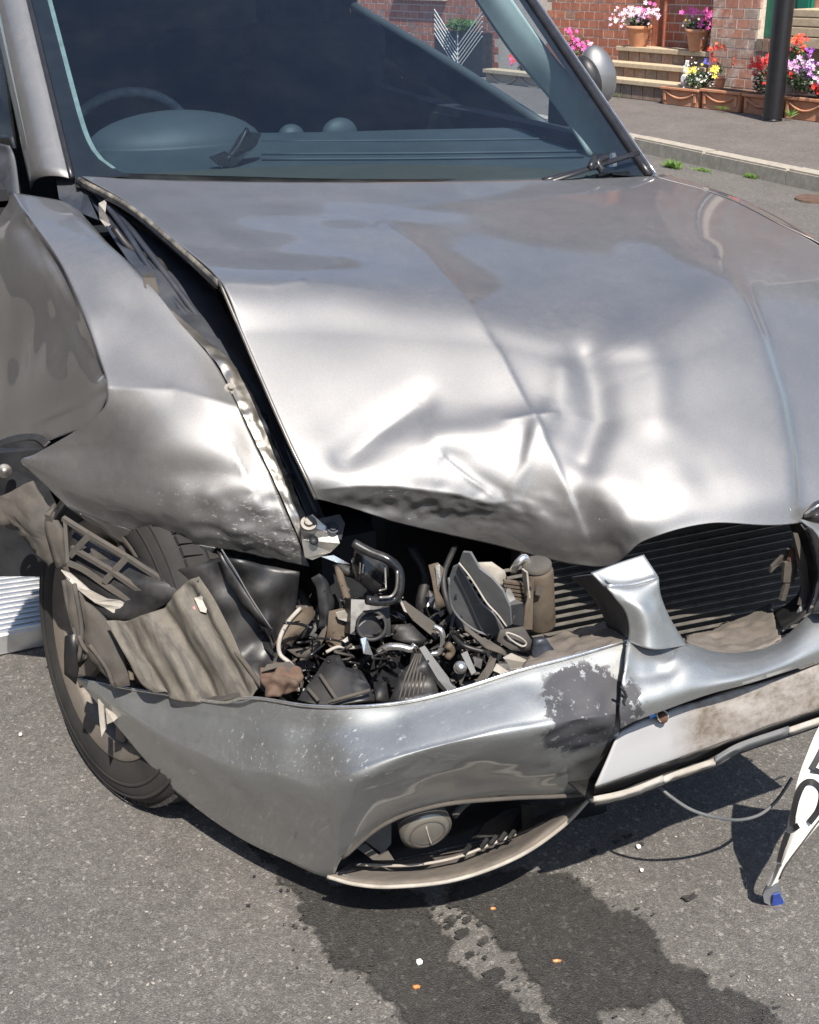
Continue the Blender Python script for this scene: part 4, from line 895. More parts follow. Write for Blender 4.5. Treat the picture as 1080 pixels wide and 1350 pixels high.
# cowl and scuttle
patch('scuttle_panel', [[(96,226,1.42),(300,232,1.36),(500,236,1.30),(700,232,1.27),(850,214,1.26)],[(100,246,1.36),(300,252,1.28),(500,254,1.22),(700,252,1.18),(862,236,1.17)]], MP['black'], car, 8, (), .004, None)
plate('scuttle_corner', [(78,262,1.38),(72,225,1.45),(100,228,1.42),(112,250,1.36),(130,290,1.2),(105,280,1.3)], MP['inner'], car, .003)
# wiper
tube('wiper_arm', [gs(722, 240, .03), gs(760, 228, .045), gs(800, 214, .045)], .006, MP['trim'], car, 4, seg=6, flat=.5)
tube('wiper_arm', [gs(795, 226, .035), gs(788, 214, .045), gs(800, 206, .045)], .009, MP['trim'], car, 4, seg=6)
tube('wiper_blade', [gs(716, 238, .022), gs(770, 224, .03), gs(842, 201, .03)], .007, MP['trim'], car, 4, seg=6, flat=.6)
tube('wiper_arm', [gs(778, 222, .05), gs(785, 205, .055)], .008, MP['trim'], car, 3, seg=6)
# ---------------------------------------------------------------- cabin
ZD = gp_(.5, 0).z - .05
def dz(px, py, z): return at(px, py, z=z)
dashrows = [[dz(104, 240, ZD), dz(330, 244, ZD), dz(560, 244, ZD), dz(780, 240, ZD - .01)],
 [dz(118, 212, ZD + .01), dz(330, 214, ZD + .01), dz(560, 213, ZD + .01), dz(800, 208, ZD)],
 [dz(150, 190, ZD + .01), dz(345, 192, ZD + .01), dz(560, 190, ZD + .01), dz(790, 188, ZD)],
 [dz(180, 176, ZD + .005), dz(350, 180, ZD + .005), dz(560, 175, ZD + .005), dz(770, 170, ZD)],
 [dz(185, 176, ZD) + Vector((0, .05, -.22)), dz(350, 179, ZD) + Vector((0, .05, -.22)), dz(560, 174, ZD) + Vector((0, .05, -.22)), dz(770, 169, ZD) + Vector((0, .05, -.22))]]
dash = patch('dashboard', None, MP['dash'], car, 6, (), .006, dashrows)
for y_ in (203, 210, 186): tube('dash_seam', [dz(345, y_, ZD + .014), dz(560, y_ - 1, ZD + .014), dz(770, y_ - 4, ZD + .006)], .0035, MP['dash'], dash, 4, seg=5)
bc = dz(232, 192, ZD); rr_ = (dz(322, 190, ZD) - dz(118, 190, ZD)).length / 2
bm = bmesh.new(); bmesh.ops.create_uvsphere(bm, u_segments=32, v_segments=16, radius=1, matrix=Matrix.Translation(bc) @ Matrix.Diagonal((rr_ * 1.1, .15, .092, 1)))
bmesh.ops.bisect_plane(bm, geom=bm.verts[:] + bm.edges[:] + bm.faces[:], plane_co=bc, plane_no=(0, 0, 1), clear_inner=True)
frombm('instrument_hood', bm, MP['dash'], dash, True)
for x, y, r in ((384, 179, 17), (448, 177, 24)):
    p = dz(x, y, ZD); k = r / 1604.6 * (p - CAM).length
    bm = bmesh.new(); bmesh.ops.create_uvsphere(bm, u_segments=20, v_segments=12, radius=1, matrix=Matrix.Translation(p) @ Matrix.Diagonal((k, .03, k * .85, 1))); frombm('air_vent', bm, MP['dash'], dash, True)
swc = dz(215, 175, ZD + .0) + Vector((0, .20, .0)); swn = Vector((0, -.9, -.42)).normalized(); sa = Vector((1, 0, 0)); sb = swn.cross(sa)
swc = on(170, 200, dz(215, 165, ZD) + Vector((0, .10, 0)), Vector((0, 1, 0)))
steer = tube('steering_wheel', [swc + sa * math.cos(a) * .205 + sb * math.sin(a) * .205 for a in [2 * math.pi * k / 24 for k in range(24)]], .015, simple('wheel_leather', (.42, .44, .44), .6), car, 2, True, 10)
for a in (math.pi * .0, math.pi, math.pi * 1.5): tube('spoke', [swc + (sa * math.cos(a) + sb * math.sin(a)) * .05, swc + (sa * math.cos(a) + sb * math.sin(a)) * .19], .014, MP['cabin'], steer, 2, seg=6)
lathe('boss', [(0, -.03), (.06, -.02), (.07, .0), (.05, .03), (0, .03)], swc, swn, MP['cabin'], steer, 20)
# windscreen-mounted phone cradle on the dash
ph = dz(312, 214, ZD + .02); cr_ = empty('phone_holder', ph, 'black phone cradle lying twisted on the dashboard behind the windscreen', 'phone holder')
yy = ph.y
def q(px, py, dy=0): return at(px, py, y=yy + dy)
plate('cradle', [q(300, 205), q(322, 172, .05), q(345, 176, .06), q(338, 192, .03), q(312, 217), q(296, 218)], MP['gloss_black'], cr_, .022)
plate('foot', [q(277, 208), q(298, 200), q(318, 212), q(306, 221), q(288, 218)], MP['gloss_black'], cr_, .012)
tube('arm', [q(300, 210), q(316, 190, .03), q(326, 170, .05)], .006, MP['black'], cr_, 4)
# cabin tub: floor, door skins with window openings, roof, tail
def panel(name, pts, mat, t=.004, p=None): return plate(name, [Vector(v) for v in pts], mat, p or car, t)
for s in (-1, 1):
    X = .855 * s if s < 0 else .73
    dn = [(X, 1.36, .28), (X, 2.42, .28), (X, 2.42, 1.0), (X, 1.50, .985)]
    d = part('door', [Vector(v) for v in dn] + [Vector((v[0] - .05 * s, v[1], v[2])) for v in dn], [(0, 1, 2, 3), (7, 6, 5, 4), (0, 4, 5, 1), (3, 2, 6, 7), (0, 3, 7, 4), (1, 5, 6, 2)], MP['paint'], car)
    part('rear_door', [Vector(v) for v in [(X, 2.425, .28), (X, 3.05, .28), (X, 3.3, .62), (X, 3.3, 1.03), (X, 2.425, 1.0)]] + [Vector((v[0] - .05 * s, v[1], v[2])) for v in [(X, 2.425, .28), (X, 3.05, .28), (X, 3.3, .62), (X, 3.3, 1.03), (X, 2.425, 1.0)]], [(0, 1, 2, 3, 4), (9, 8, 7, 6, 5), (0, 5, 6, 1), (1, 6, 7, 2), (2, 7, 8, 3), (3, 8, 9, 4)], MP['paint'], car)
    part('sill', *boxgeo(Vector((.80 * s, 2.2, .24)), Vector((.05, 0, 0)), Vector((0, .85, 0)), Vector((0, 0, .05))), MP['trim'], car)
    tube('handle', [Vector((X + .004 * s, 2.18, .93)), Vector((X + .035 * s, 2.21, .935)), Vector((X + .035 * s, 2.33, .935)), Vector((X + .004 * s, 2.36, .93))], .010, MP['paint'], d, 4)
    part('rear_quarter', [Vector(v) for v in [(X, 3.305, .62), (X, 3.7, .62), (X, 3.85, .40), (X - .05 * s, 4.0, .42), (X - .06 * s, 3.96, 1.0), (X - .02 * s, 3.305, 1.03)]], [(0, 1, 2, 3, 4, 5)], MP['paint'], car)
    # pillars and side glass frame
    pb = 2.38 if s < 0 else 3.16
    tl = (gp_(0 if s < 0 else 1, 1)); ax_ = tl.x - .05 * s if False else .60 * s
    part('b_pillar', [Vector(v) for v in [(X - .01 * s, pb, .99), (X - .01 * s, pb + .09, .99), (.68 * s, pb + .09, 1.45), (.68 * s, pb + .02, 1.45)]], [(0, 1, 2, 3)], MP['trim'], car)
    part('c_pillar', [Vector(v) for v in [(X - .02 * s, 3.42, 1.02), (X - .03 * s, 3.85, 1.02), (.64 * s, 3.65, 1.43), (.68 * s, 3.40, 1.45)]], [(0, 1, 2, 3)], MP['paint'], car)
    part('rear_side_glass', [Vector(v) for v in [(X - .012 * s, pb + .09, .995), (X - .018 * s, 3.45, 1.02), (.682 * s, 3.42, 1.45), (.682 * s, pb + .09, 1.45)]], [(0, 1, 2, 3)], MP['sideglass'], car)
    part('window_ledge', *boxgeo(Vector((X - .04 * s, 1.95, .985)), Vector((.03, 0, 0)), Vector((0, .5, 0)), Vector((0, 0, .018))), MP['cabin'], car)
    part('door_lining', *boxgeo(Vector((X - .06 * s, 1.95, .66)), Vector((.02, 0, 0)), Vector((0, .5, 0)), Vector((0, 0, .32))), MP['cabin'], car)
TL, TR = gp_(0, 1), gp_(1, 1); TM = gp_(.5, 1)
patch('roof', None, MP['paint'], car, 5, (), .006, [[TL + Vector((-.03, .05, .0)), TM + Vector((0, .03, .02)), TR + Vector((.03, .05, .0))], [Vector((-.70, 2.5, 1.46)), Vector((0, 2.5, 1.50)), Vector((.70, 2.5, 1.46))], [Vector((-.66, 3.6, 1.42)), Vector((0, 3.7, 1.46)), Vector((.66, 3.6, 1.42))]])
part('headlining', [Vector((-.68, TL.y + .1, 1.40)), Vector((.68, TR.y + .1, 1.40)), Vector((.66, 3.6, 1.38)), Vector((-.66, 3.6, 1.38))], [(0, 1, 2, 3)], MP['cabin'], car)
part('tailgate', [Vector((-.80, 4.02, .40)), Vector((.80, 4.02, .40)), Vector((.78, 3.98, 1.02)), Vector((-.78, 3.98, 1.02)), Vector((.66, 3.68, 1.44)), Vector((-.66, 3.68, 1.44))], [(0, 1, 2, 3), (3, 2, 4, 5)], MP['paint'], car)
part('floor_pan', *boxgeo(Vector((0, 2.7, .30)), Vector((.80, 0, 0)), Vector((0, 1.3, 0)), Vector((0, 0, .02))), MP['cabin'], car)
for s in (-.38, .38):
    seat = box('seat', (s, 2.45, .58), (.24, 0, 0), (0, .26, 0), (0, 0, .10), MP['cabin'], car, .05)
    box('backrest', (s, 2.78, .92), (.23, 0, 0), (0, .07, .02), (0, -.1, .32), MP['cabin'], seat, .05)
    box('headrest', (s, 2.90, 1.30), (.12, 0, 0), (0, .05, 0), (0, 0, .09), MP['cabin'], seat, .03)
box('rear_bench', (0, 3.45, .85), (.62, 0, 0), (0, .1, 0), (0, 0, .35), MP['cabin'], car, .05)
# far A pillar lining and door frame, seen through the screen
pi_ = [gs(640, -10, -.05), gs(740, 110, -.05), gs(818, 200, -.04)]
patch('pillar_lining', None, MP['innertrim'], car, 6, (), .004, [[gs(655 , -30, -.02), gs(630, -30, -.06), gs(606, -30, -.12)], [gs(718, 60, -.02), gs(695, 60, -.06), gs(672, 68, -.12)], [gs(768, 120, -.02), gs(752, 128, -.06), gs(728, 135, -.12)], [gs(815, 182, -.02), gs(808, 198, -.05), gs(775, 205, -.10)]])
# door glass rails: far door waistline and mirror-corner triangle
wa = at(462, 5, x=.74); wb = at(600, 88, x=.77); wc = at(722, 168, x=.80)
tube('door_waist', [wa, wb, wc], .016, MP['dash'], car, 5, seg=8)
tube('door_frame', [at(466, -30, x=.73), at(464, 8, x=.74)], .02, MP['cabin'], car, 2)
part('mirror_corner', [at(722, 168, x=.81), at(725, 105, x=.79), at(690, 60, x=.76), at(810, 200, x=.83)], [(0, 1, 2, 3)], MP['cabin'], car)
lowr = [wa, wb, wc]; P = lowr + [Vector((p.x, p.y, .5)) for p in lowr[::-1]]
part('door_lining', P, [(0, 1, 4, 5), (1, 2, 3, 4)], MP['cabin'], car)
# near door edge seen left of the pillar
patch('door_frame', [[(-40,190,1.72),(-20,186,1.70),(12,192,1.64)],[(-40,205,1.72),(-20,205,1.70),(20,212,1.62)],[(-40,262,1.68),(-20,262,1.66),(26,262,1.55)]], MP['inner'], car, 5, (), .003)
patch('door_glass', [[(-60,-20,2.3),(-30,-20,2.25),(-6,-20,2.2)],[(-50,90,2.0),(-20,90,1.95),(8,90,1.90)],[(-40,195,1.75),(-12,195,1.70),(22,195,1.66)]], MP['sideglass'], car, 4, (), .003)
# far door mirror
mc = at(786, 100, x=.98); mk = (mc - CAM).dot(FW) / 1604.6
bm = bmesh.new(); bmesh.ops.create_uvsphere(bm, u_segments=40, v_segments=24, radius=1)
for v in bm.verts:
    x, y, z = v.co; f = .78 if y > 0 else 1.0
    v.co = Vector((x * 27 * mk * (1 - .12 * z), y * .055 * f, z * 39 * mk)); 
Mx = Matrix.Translation(mc) @ Matrix.Rotation(R(-14), 4, 'Y') @ Matrix.Rotation(R(8), 4, 'Z')
bmesh.ops.transform(bm, matrix=Mx, verts=bm.verts[:])
mir = frombm('door_mirror', bm, MP['paint'], car, True)
bm = bmesh.new(); bmesh.ops.create_uvsphere(bm, u_segments=24, v_segments=16, radius=1, matrix=Mx @ Matrix.Translation((-17 * mk, .004, -.004)) @ Matrix.Diagonal((19 * mk, .058, 33 * mk, 1)))
frombm('mirror_shell', bm, MP['black'], mir, True)
tube('mirror_stalk', [mc + Vector((.0, .0, -.06)), mc + Vector((-.06, .01, -.085)), Vector((.84, mc.y + .01, mc.z - .10))], .020, MP['black'], car, 4)
# ---------------------------------------------------------------- front bumper
def lerp(a, b, t): return a + (b - a) * t
cols = [ # top(px,py) bottom(px,py) y at its foremost, y-depth of the bulge
 ((100,895),(112,908),.70,.02,None), ((158,906),(160,965),.58,.35,None), ((215,915),(222,1035),.46,.7,None), ((290,926),(305,1098),.30,1,None),
 ((345,921),(370,1131),.20,1,None), ((402,930),(432,1156),.12,1,None), ((462,932),(453,1130),.06,1,None), ((530,926),(508,1084),.025,1,None),
 ((600,910),(578,1060),.0,1,None), ((680,885),(665,1051),-.02,1,None), ((760,864),(735,1049),-.03,1,None), ((828,844),(783,1045),-.035,1,(818,962))]
prof = [(0,.058),(.05,.049),(.13,.036),(.28,.008),(.42,-.015),(.50,-.022),(.64,.004),(.82,.048),(1,.095)]
rows = []
for v, o in prof:
    r = []
    for (tx, ty), (bx, by), yb, k, midp in cols:
        if midp: 
            x, y = (lerp(tx, midp[0], v / .58), lerp(ty, midp[1], v / .58)) if v < .58 else (lerp(midp[0], bx, (v - .58) / .42), lerp(midp[1], by, (v - .58) / .42))
        else: x, y = lerp(tx, bx, v), lerp(ty, by, v)
        r.append((x, y, yb + o * k))
    rows.append(r)
UB = [('s', [(230, 935), (320, 945), (420, 960), (520, 955)], 12, -.004), ('n', 400, 990, 160, 60, 12, .005), ('n', 620, 960, 130, 60, 12, .003), ('n', 760, 945, 50, 40, 30, .008),
 ('r', [(330, 1008), (390, 1020), (460, 1022), (540, 1012)], 8, .003), ('s', [(820, 900), (800, 940), (828, 940)], 10, -.005), ('g', 690, 1000, 60, 14, 0, .003), ('g', 600, 1030, 30, 16, 0, -.003)]
bumper = patch('bumper', rows, MP['bumper'], car, 10, UB, .0028); bumper['label'] = 'front bumper knocked loose at the near corner, scuffed and cracked'
# rolled upper edge, shiny line
tube('bumper_edge', [(100,895,.722),(158,906,.600),(215,915,.50),(290,926,.355),(318,921,.29),(345,921,.255),(402,930,.175),(462,932,.115),(530,926,.08),(600,910,.055),(680,885,.035),(760,864,.025),(828,844,.02)], .0026, MP['bright'], car, 8, seg=6)
# flange with clip slots along the torn end
fl1 = [(98,894,.735),(158,904,.615),(215,912,.52),(275,922,.39),(318,920,.31)]
fl2 = [(104,889,.76),(165,898,.66),(222,905,.57),(280,914,.44),(315,913,.36)]
patch('bumper_flange', [fl2, fl1], MP['grime'], car, 8, [('n', 200, 905, 100, 20, 70, .003)], .003)
for x, y, yy in ((118, 894, .715), (185, 904, .60), (238, 912, .49)):
    bar('clip_slot', (x - 7, y - 1.5, yy), (x + 7, y + 1.5, yy - .02), .005, .002, MP['dark'], car)
# centre strip under the right-hand opening
top = [(828,844),(870,852),(906,849),(940,859),(985,859),(1030,842),(1070,808),(1140,760)]; bot = [(818,962),(851,946),(905,926),(940,914),(985,902),(1030,888),(1078,872),(1145,848)]
pf = [(0,.036),(.1,.022),(.3,.0),(.55,-.020),(.8,-.034),(1,-.030)]
patch('bumper', [[(lerp(a[0], b[0], v), lerp(a[1], b[1], v), -.035 + o + .0008 * max(0, a[0] - 985) * .35) for a, b in zip(top, bot)] for v, o in pf], MP['bumper'], car, 10,
    [('s', [(828, 935), (820, 905), (836, 890), (880, 885)], 9, -.006), ('g', 900, 885, 26, 14, -.3, .005), ('r', [(900, 850), (890, 870), (870, 880)], 7, .003), ('n', 850, 900, 30, 30, 40, .004)], .0028)
# pillar between the two openings, snapped and folded at the top
patch('grille_pillar', [[(779,755,.075),(815,742,.07),(849,731,.065)],[(796,770,.050),(833,768,.045),(866,757,.04)],[(801,775,.025),(835,773,.02),(869,765,.015)],[(812,790,.015),(842,792,.0),(873,788,.01)],[(824,806,.008),(852,808,-.012),(884,815,.004)],[(829,826,.004),(860,836,-.022),(895,834,.002)],[(828,846,.0),(862,856,-.03),(907,851,-.004)]], MP['bumper'], car, 9, [('n', 845, 775, 40, 20, 40, .004)], .003)
tube('crease_highlight', [(800,772,.03), (835,770,.025), (868,761,.02)], .0016, MP['bright'], car, 4, seg=5)
# far side of the opening
patch('bumper', [[(1055,684,.09),(1085,690,.07),(1150,690,.10)],[(1068,700,.065),(1092,712,.03),(1150,715,.06)],[(1078,740,.045),(1100,748,-.0),(1150,745,.03)],[(1080,775,.03),(1100,782,-.02),(1150,772,.01)],[(1070,808,.01),(1095,806,-.03),(1145,796,.0)]], MP['bumper'], car, 9, (), .003)
# dark duct walls inside both openings
patch('duct', [[(1052,688,.10),(1064,705,.085),(1074,742,.07),(1074,778,.055),(1060,808,.04),(1030,832,.02)],[(1040,690,.16),(1048,712,.15),(1056,745,.14),(1054,775,.13),(1042,795,.12),(1020,808,.12)]], MP['black'], car, 8, [('n', 1050, 760, 30, 60, 40, .006)], .003)
patch('duct', [[(785,757,.08),(812,780,.03),(826,808,.012),(827,840,.01)],[(752,762,.16),(776,782,.14),(792,806,.13),(800,826,.12)]], MP['inner'], car, 8, (), .003)
patch('duct_ledge', [[(907,851,.02),(940,860,-.0),(985,860,-.0),(1030,843,.01)],[(905,846,.05),(940,852,.04),(985,848,.04),(1028,828,.05)],[(906,838,.10),(944,835,.11),(985,822,.12),(1020,806,.13)],[(903,842,.15),(942,828,.17),(982,812,.18),(1018,794,.18)]], MP['dirtyledge'], car, 8, [('n', 970, 835, 60, 20, 50, .008)], .003)
patch('duct_ledge', [[(688,884,.04),(735,870,.03),(790,856,.03),(827,842,.02)],[(690,876,.06),(735,860,.06),(788,844,.06),(824,832,.05)],[(705,858,.12),(745,842,.13),(785,832,.13),(808,822,.13)],[(712,842,.17),(748,834,.18),(782,824,.18),(800,816,.18)]], MP['dirtyledge'], car, 8, [('n', 760, 850, 60, 20, 50, .010)], .003)
# snapped grille clips on the far side of the opening
for k, (pts, mt) in enumerate([([(1046,702,.09),(1052,703,.09),(1064,742,.08),(1068,778,.07),(1062,800,.06),(1055,798,.06),(1060,778,.07),(1056,742,.08)], 'grime'), ([(1035,742,.1),(1051,740,.1),(1051,756,.1),(1046,768,.1),(1033,768,.1)], 'grime'), ([(1018,748,.12),(1044,722,.11),(1043,733,.11),(1028,744,.12),(1016,756,.12)], 'grime'), ([(1036,770,.1),(1042,770,.1),(1036,792,.1),(1030,792,.1)], 'grime'), ([(1047,722,.1),(1053,724,.1),(1046,742,.1),(1041,740,.1)], 'rust'), ([(1054,800,.06),(1064,795,.06),(1056,812,.05),(1048,812,.06)], 'grey_plastic')]):
    plate('broken_clip', pts, MP[mt], car, .006)
# plate carrier recess, its lower return and the splitter lip
rt_ = [(818,962),(851,947),(905,928),(940,916),(985,904),(1030,891),(1078,875),(1145,852)]; rb_ = [(785,1038),(840,1019),(900,998),(950,980),(1000,963),(1050,945),(1082,934),(1145,912)]
patch('plate_panel', [[(lerp(a[0], b[0], v), lerp(a[1], b[1], v), -.030 + o) for a, b in zip(rt_, rb_)] for v, o in ((0,.012),(.06,-.002),(.5,-.012),(.93,-.020),(1,-.018))], MP['recess'], car, 8, [('n', 950, 940, 120, 30, 22, .005), ('g', 868, 942, 8, 8, 0, -.006)], .003)
rc = [(784,1052),(840,1034),(900,1014),(950,996),(1000,978),(1050,961),(1082,950),(1145,928)]
patch('panel_return', [[(a[0], a[1], -.048) for a in rb_], [(a[0], a[1], .0) for a in rc]], MP['grime'], car, 8, [('n', 950, 1000, 150, 40, 30, .003)], .003)
lipA = [(783,1050),(828,1040),(874,1022),(895,1014),(942,998),(975,980),(1040,958),(1082,944),(1145,924)]; 
segs = [(0, 2), (2, 4), (4, 6), (6, 8)]
for i, (a, b) in enumerate(segs):
    t_ = lipA[a:b + 1]; jig = [(.0, 0), (1.5, 1), (-1, 0), (1, 0)][i]
    patch('splitter_strip', [[(x, y + jig[0], -.045) for x, y in t_], [(x + 1, y + 8 + jig[0], -.050) for x, y in t_], [(x + 2, y + 12, -.030) for x, y in t_]], MP['pale'] if i != 2 else MP['grey_plastic'], car, 6, [('n', 900, 1010, 150, 60, 60, .003)], .003)
lathe('reflector_clip', [(0, .008), (.006, .008), (.009, .003), (.009, 0)], at(873, 946, y=-.04), Vector((-.3, -1, .3)), MP['rust'], car, 8)
tube('clip_ring', [(866,940,-.046),(874,936,-.046),(881,943,-.046),(878,951,-.046),(870,951,-.046)], .0014, MP['pale'], car, 3, True, 5)
plate('blue_tape_scrap', [(855,940,-.048),(862,936,-.048),(865,944,-.048),(858,948,-.048)], simple('blue_plastic', (.05, .22, .62), .4), car, .002)
# crack gap at the end of the bumper skin
tube('crack', [(819,905,-.063),(826,918,-.062),(822,926,-.061),(830,942,-.06)], .0022, MP['dark'], car, 2, seg=5)
patch('under_shade_panel', [[(x + 2, y + 11, -.032) for x, y in lipA], [at(x, y, y=-.03) + Vector((0, .25, -.035)) for x, y in lipA], [at(x, y, y=-.03) + Vector((0, .5, -.04)) for x, y in lipA]], MP['black'], car, 4, (), .004)  # unseen panel added behind the splitter to shade the ground under the bumper
# ---------------------------------------------------------------- fog lamp opening
up_ = [(452,1131,0.140),(508,1086,0.110),(578,1062,0.087),(665,1053,0.065),(735,1050,0.055),(778,1047,0.050)]
tube('fog_surround_edge', up_, .0035, MP['grime'], car, 8, seg=6)
lo = [(432,1156,0.195),(470,1166,0.160),(520,1169,0.130),(600,1160,0.095),(680,1131,0.070),(740,1091,0.055),(778,1052,0.047)]
patch('fog_surround', [lo, [(440,1151,0.200),(474,1157,0.175),(524,1159,0.145),(600,1149,0.115),(674,1122,0.090),(728,1086,0.075),(766,1056,0.065)], [(450,1146,0.245),(480,1148,0.225),(528,1148,0.205),(600,1136,0.185),(668,1111,0.165),(712,1085,0.155),(748,1064,0.135)], [(462,1138,0.305),(490,1136,0.295),(532,1132,0.275),(598,1119,0.255),(660,1100,0.235),(700,1080,0.225),(735,1066,0.205)]],
    MP['dirtyledge'], car, 8, [('n', 600, 1130, 120, 30, 40, .003)], .003)
tube('lower_lip', [(a, b, c) for a, b, c in lo], .0034, MP['pale'], car, 8, seg=8); tube('lower_lip', [(a + 4, b - 7, c + .012) for a, b, c in lo[:-1]], .0022, MP['grey_plastic'], car, 8, seg=6)
tube('rib', [(470,1140,0.225),(540,1141,0.180),(600,1131,0.155),(650,1112,0.145),(680,1100,0.145)], .0026, MP['pale'], car, 6, seg=6)
patch('fog_backing', [[(440,1120,0.315),(560,1050,0.275),(700,1040,0.235),(800,1035,0.215)],[(440,1170,0.335),(560,1150,0.315),(700,1110,0.295),(800,1070,0.255)]], MP['dark'], car, 4, (), .003)
for k, (x, y, yy) in enumerate(((617,1120,0.147),(640,1112,0.140),(652,1108,0.135),(664,1104,0.135),(676,1101,0.135))):
    bar('clip', (x - 5, y + 5, yy), (x + 3, y - 6, yy + .006), .006, .005, MP['black'], car)
plate('fin_bracket', [(470,1118,0.205),(482,1112,0.205),(500,1128,0.185),(512,1122,0.185),(520,1134,0.175),(505,1136,0.185),(492,1134,0.185)], MP['grime'], car, .006)
plate('fog_blade', [(480,1108,0.235),(516,1080,0.225),(516,1112,0.235),(505,1126,0.235)], MP['grey_plastic'], car, .004)
for pts in ([(625,1108,0.185),(640,1085,0.195),(668,1068,0.205),(690,1064,0.205),(688,1096,0.195),(665,1100,0.185)], [(690,1062,0.185),(702,1064,0.185),(704,1096,0.175),(692,1098,0.175)], [(712,1078,0.175),(730,1072,0.175),(728,1086,0.165),(716,1090,0.165)], [(700,1062,0.155),(745,1058,0.145),(742,1064,0.145),(702,1068,0.155)]):
    plate('fog_bracket', pts, MP['grime'] if pts[0][0] != 625 else MP['black'], car, .008)
fc = at(562, 1094, y=.12); fa_ = Vector((-.15, -.97, -.18)).normalized()
fog = lathe('fog_lamp', [(0, -.04), (.036, -.04), (.041, -.01), (.041, .0), (.0365, .003)], fc, fa_, MP['grime'], car, 36)
lathe('lens', [(.0368, .002), (.033, .006), (.018, .0105), (0, .012)], fc, fa_, MP['lens'], fog, 36)
lathe('lens_ring', [(.026, .0085), (.0275, .0100), (.029, .0080)], fc, fa_, MP['grime'], fog, 36)
tube('lens_mark', [fc + fa_ * .013 + Vector((-.004, 0, .02)), fc + fa_ * .0135, fc + fa_ * .012 + Vector((.006, 0, -.02))], .0012, MP['pale'], fog, 3, seg=5)
tube('mount', [(598,1076,0.125),(610,1062,0.135),(618,1056,0.145)], .006, MP['grime'], car, 3)
# wire dangling under the splitter
tube('dangling_wire', [(866,1034,.0),(884,1050,-.02),(912,1068,-.03),(945,1078,-.03),(975,1081,-.02),(1002,1074,-.01),(1022,1058,.0),(1034,1042,.0),(1044,1026,.01)], .0028, MP['grey_plastic'], car, 6, seg=6)
# ---------------------------------------------------------------- torn number plate hanging from the bumper
pc = at(1080, 1000, y=-.05)
pl_top = [(1082,955,-.045),(1072,975,-.05),(1056,1015,-.06),(1046,1052,-.07),(1036,1095,-.075),(1027,1130,-.08),(1020,1152,-.08),(1012,1170,-.08)]
pl_bot = [(1160,985,-.075),(1138,1012,-.09),(1112,1045,-.10),(1090,1075,-.105),(1066,1105,-.105),(1044,1130,-.10),(1034,1146,-.095),(1026,1165,-.09)]
pm = [((a[0] + b[0]) / 2, (a[1] + b[1]) / 2, (a[2] + b[2]) / 2 - .006) for a, b in zip(pl_top, pl_bot)]
white = simple('plate_white', (.78, .77, .72), .3, var=.1, scale=20, dust=.12, dustc=(.4, .36, .3))
npl = patch('number_plate', [pl_top, pm, pl_bot], white, car, 10, [('n', 1060, 1060, 60, 60, 30, .004)], .0025); npl['label'] = 'white number plate bent double and hanging down towards the road'
tip = plate('plate_end', [(1012,1168,-.08),(1020,1150,-.08),(1027,1162,-.085),(1033,1180,-.07),(1035,1192,-.062),(1030,1197,-.06),(1018,1195,-.06),(1008,1190,-.06),(1006,1180,-.068)], simple('plate_grey', (.25, .26, .27), .4), car, .003)
plate('blue_band', [(1020,1180,-.074),(1028,1178,-.077),(1034,1190,-.066),(1029,1196,-.063),(1018,1193,-.064)], simple('plate_blue', (.02, .07, .38), .35), tip, .0015)
gl = simple('plate_black', (.015, .015, .016), .35)
def onp(u, v, lift=.0022):  # along the plate 0..1, across 0..1
    i = min(6, int(u * 7)); f = u * 7 - i
    A = at(*pl_top[i][:2], y=pl_top[i][2]).lerp(at(*pl_top[i + 1][:2], y=pl_top[i + 1][2]), f); B = at(*pl_bot[i][:2], y=pl_bot[i][2]).lerp(at(*pl_bot[i + 1][:2], y=pl_bot[i + 1][2]), f); C_ = at(*pm[i][:2], y=pm[i][2]).lerp(at(*pm[i + 1][:2], y=pm[i + 1][2]), f)
    p = A.lerp(C_, v * 2) if v < .5 else C_.lerp(B, v * 2 - 1)
    return p + (CAM - p).normalized() * lift
def glyph(strokes, wd=.007):
    for s in strokes:
        P = spline([onp(u, v, .006) for u, v in s], 6) if len(s) > 2 else [onp(*s[0], .006), onp(*s[1], .006)]
        vs, fs = [], []
        for i, p in enumerate(P):
            t = (P[min(i + 1, len(P) - 1)] - P[max(i - 1, 0)]).normalized(); sd_ = t.cross((CAM - p).normalized()).normalized()
            vs += [p - sd_ * wd / 2, p + sd_ * wd / 2]
        fs = [(2 * i, 2 * i + 1, 2 * i + 3, 2 * i + 2) for i in range(len(P) - 1)]
        o = part('character', vs, fs, gl, npl); mod_solid(o, .0006, 0)
glyph([[(.50, .12), (.42, .10), (.34, .16), (.31, .35), (.34, .60), (.42, .74), (.50, .70)], [(.50, .12), (.55, .25), (.53, .42)]], .009)
glyph([[(.62, .10), (.70, .12), (.76, .20), (.80, .35)], [(.58, .12), (.62, .10)]], .009)
glyph([[(.10, .2), (.18, .22), (.26, .2)], [(.10, .2), (.12, .8)], [(.26, .2), (.24, .8)], [(.12, .8), (.24, .8)]], .009)
tube('plate_rim', [onp(u, .93, .003) for u in (0, .2, .4, .6, .8, .95)], .0014, MP['grime'], npl, 3, seg=5)
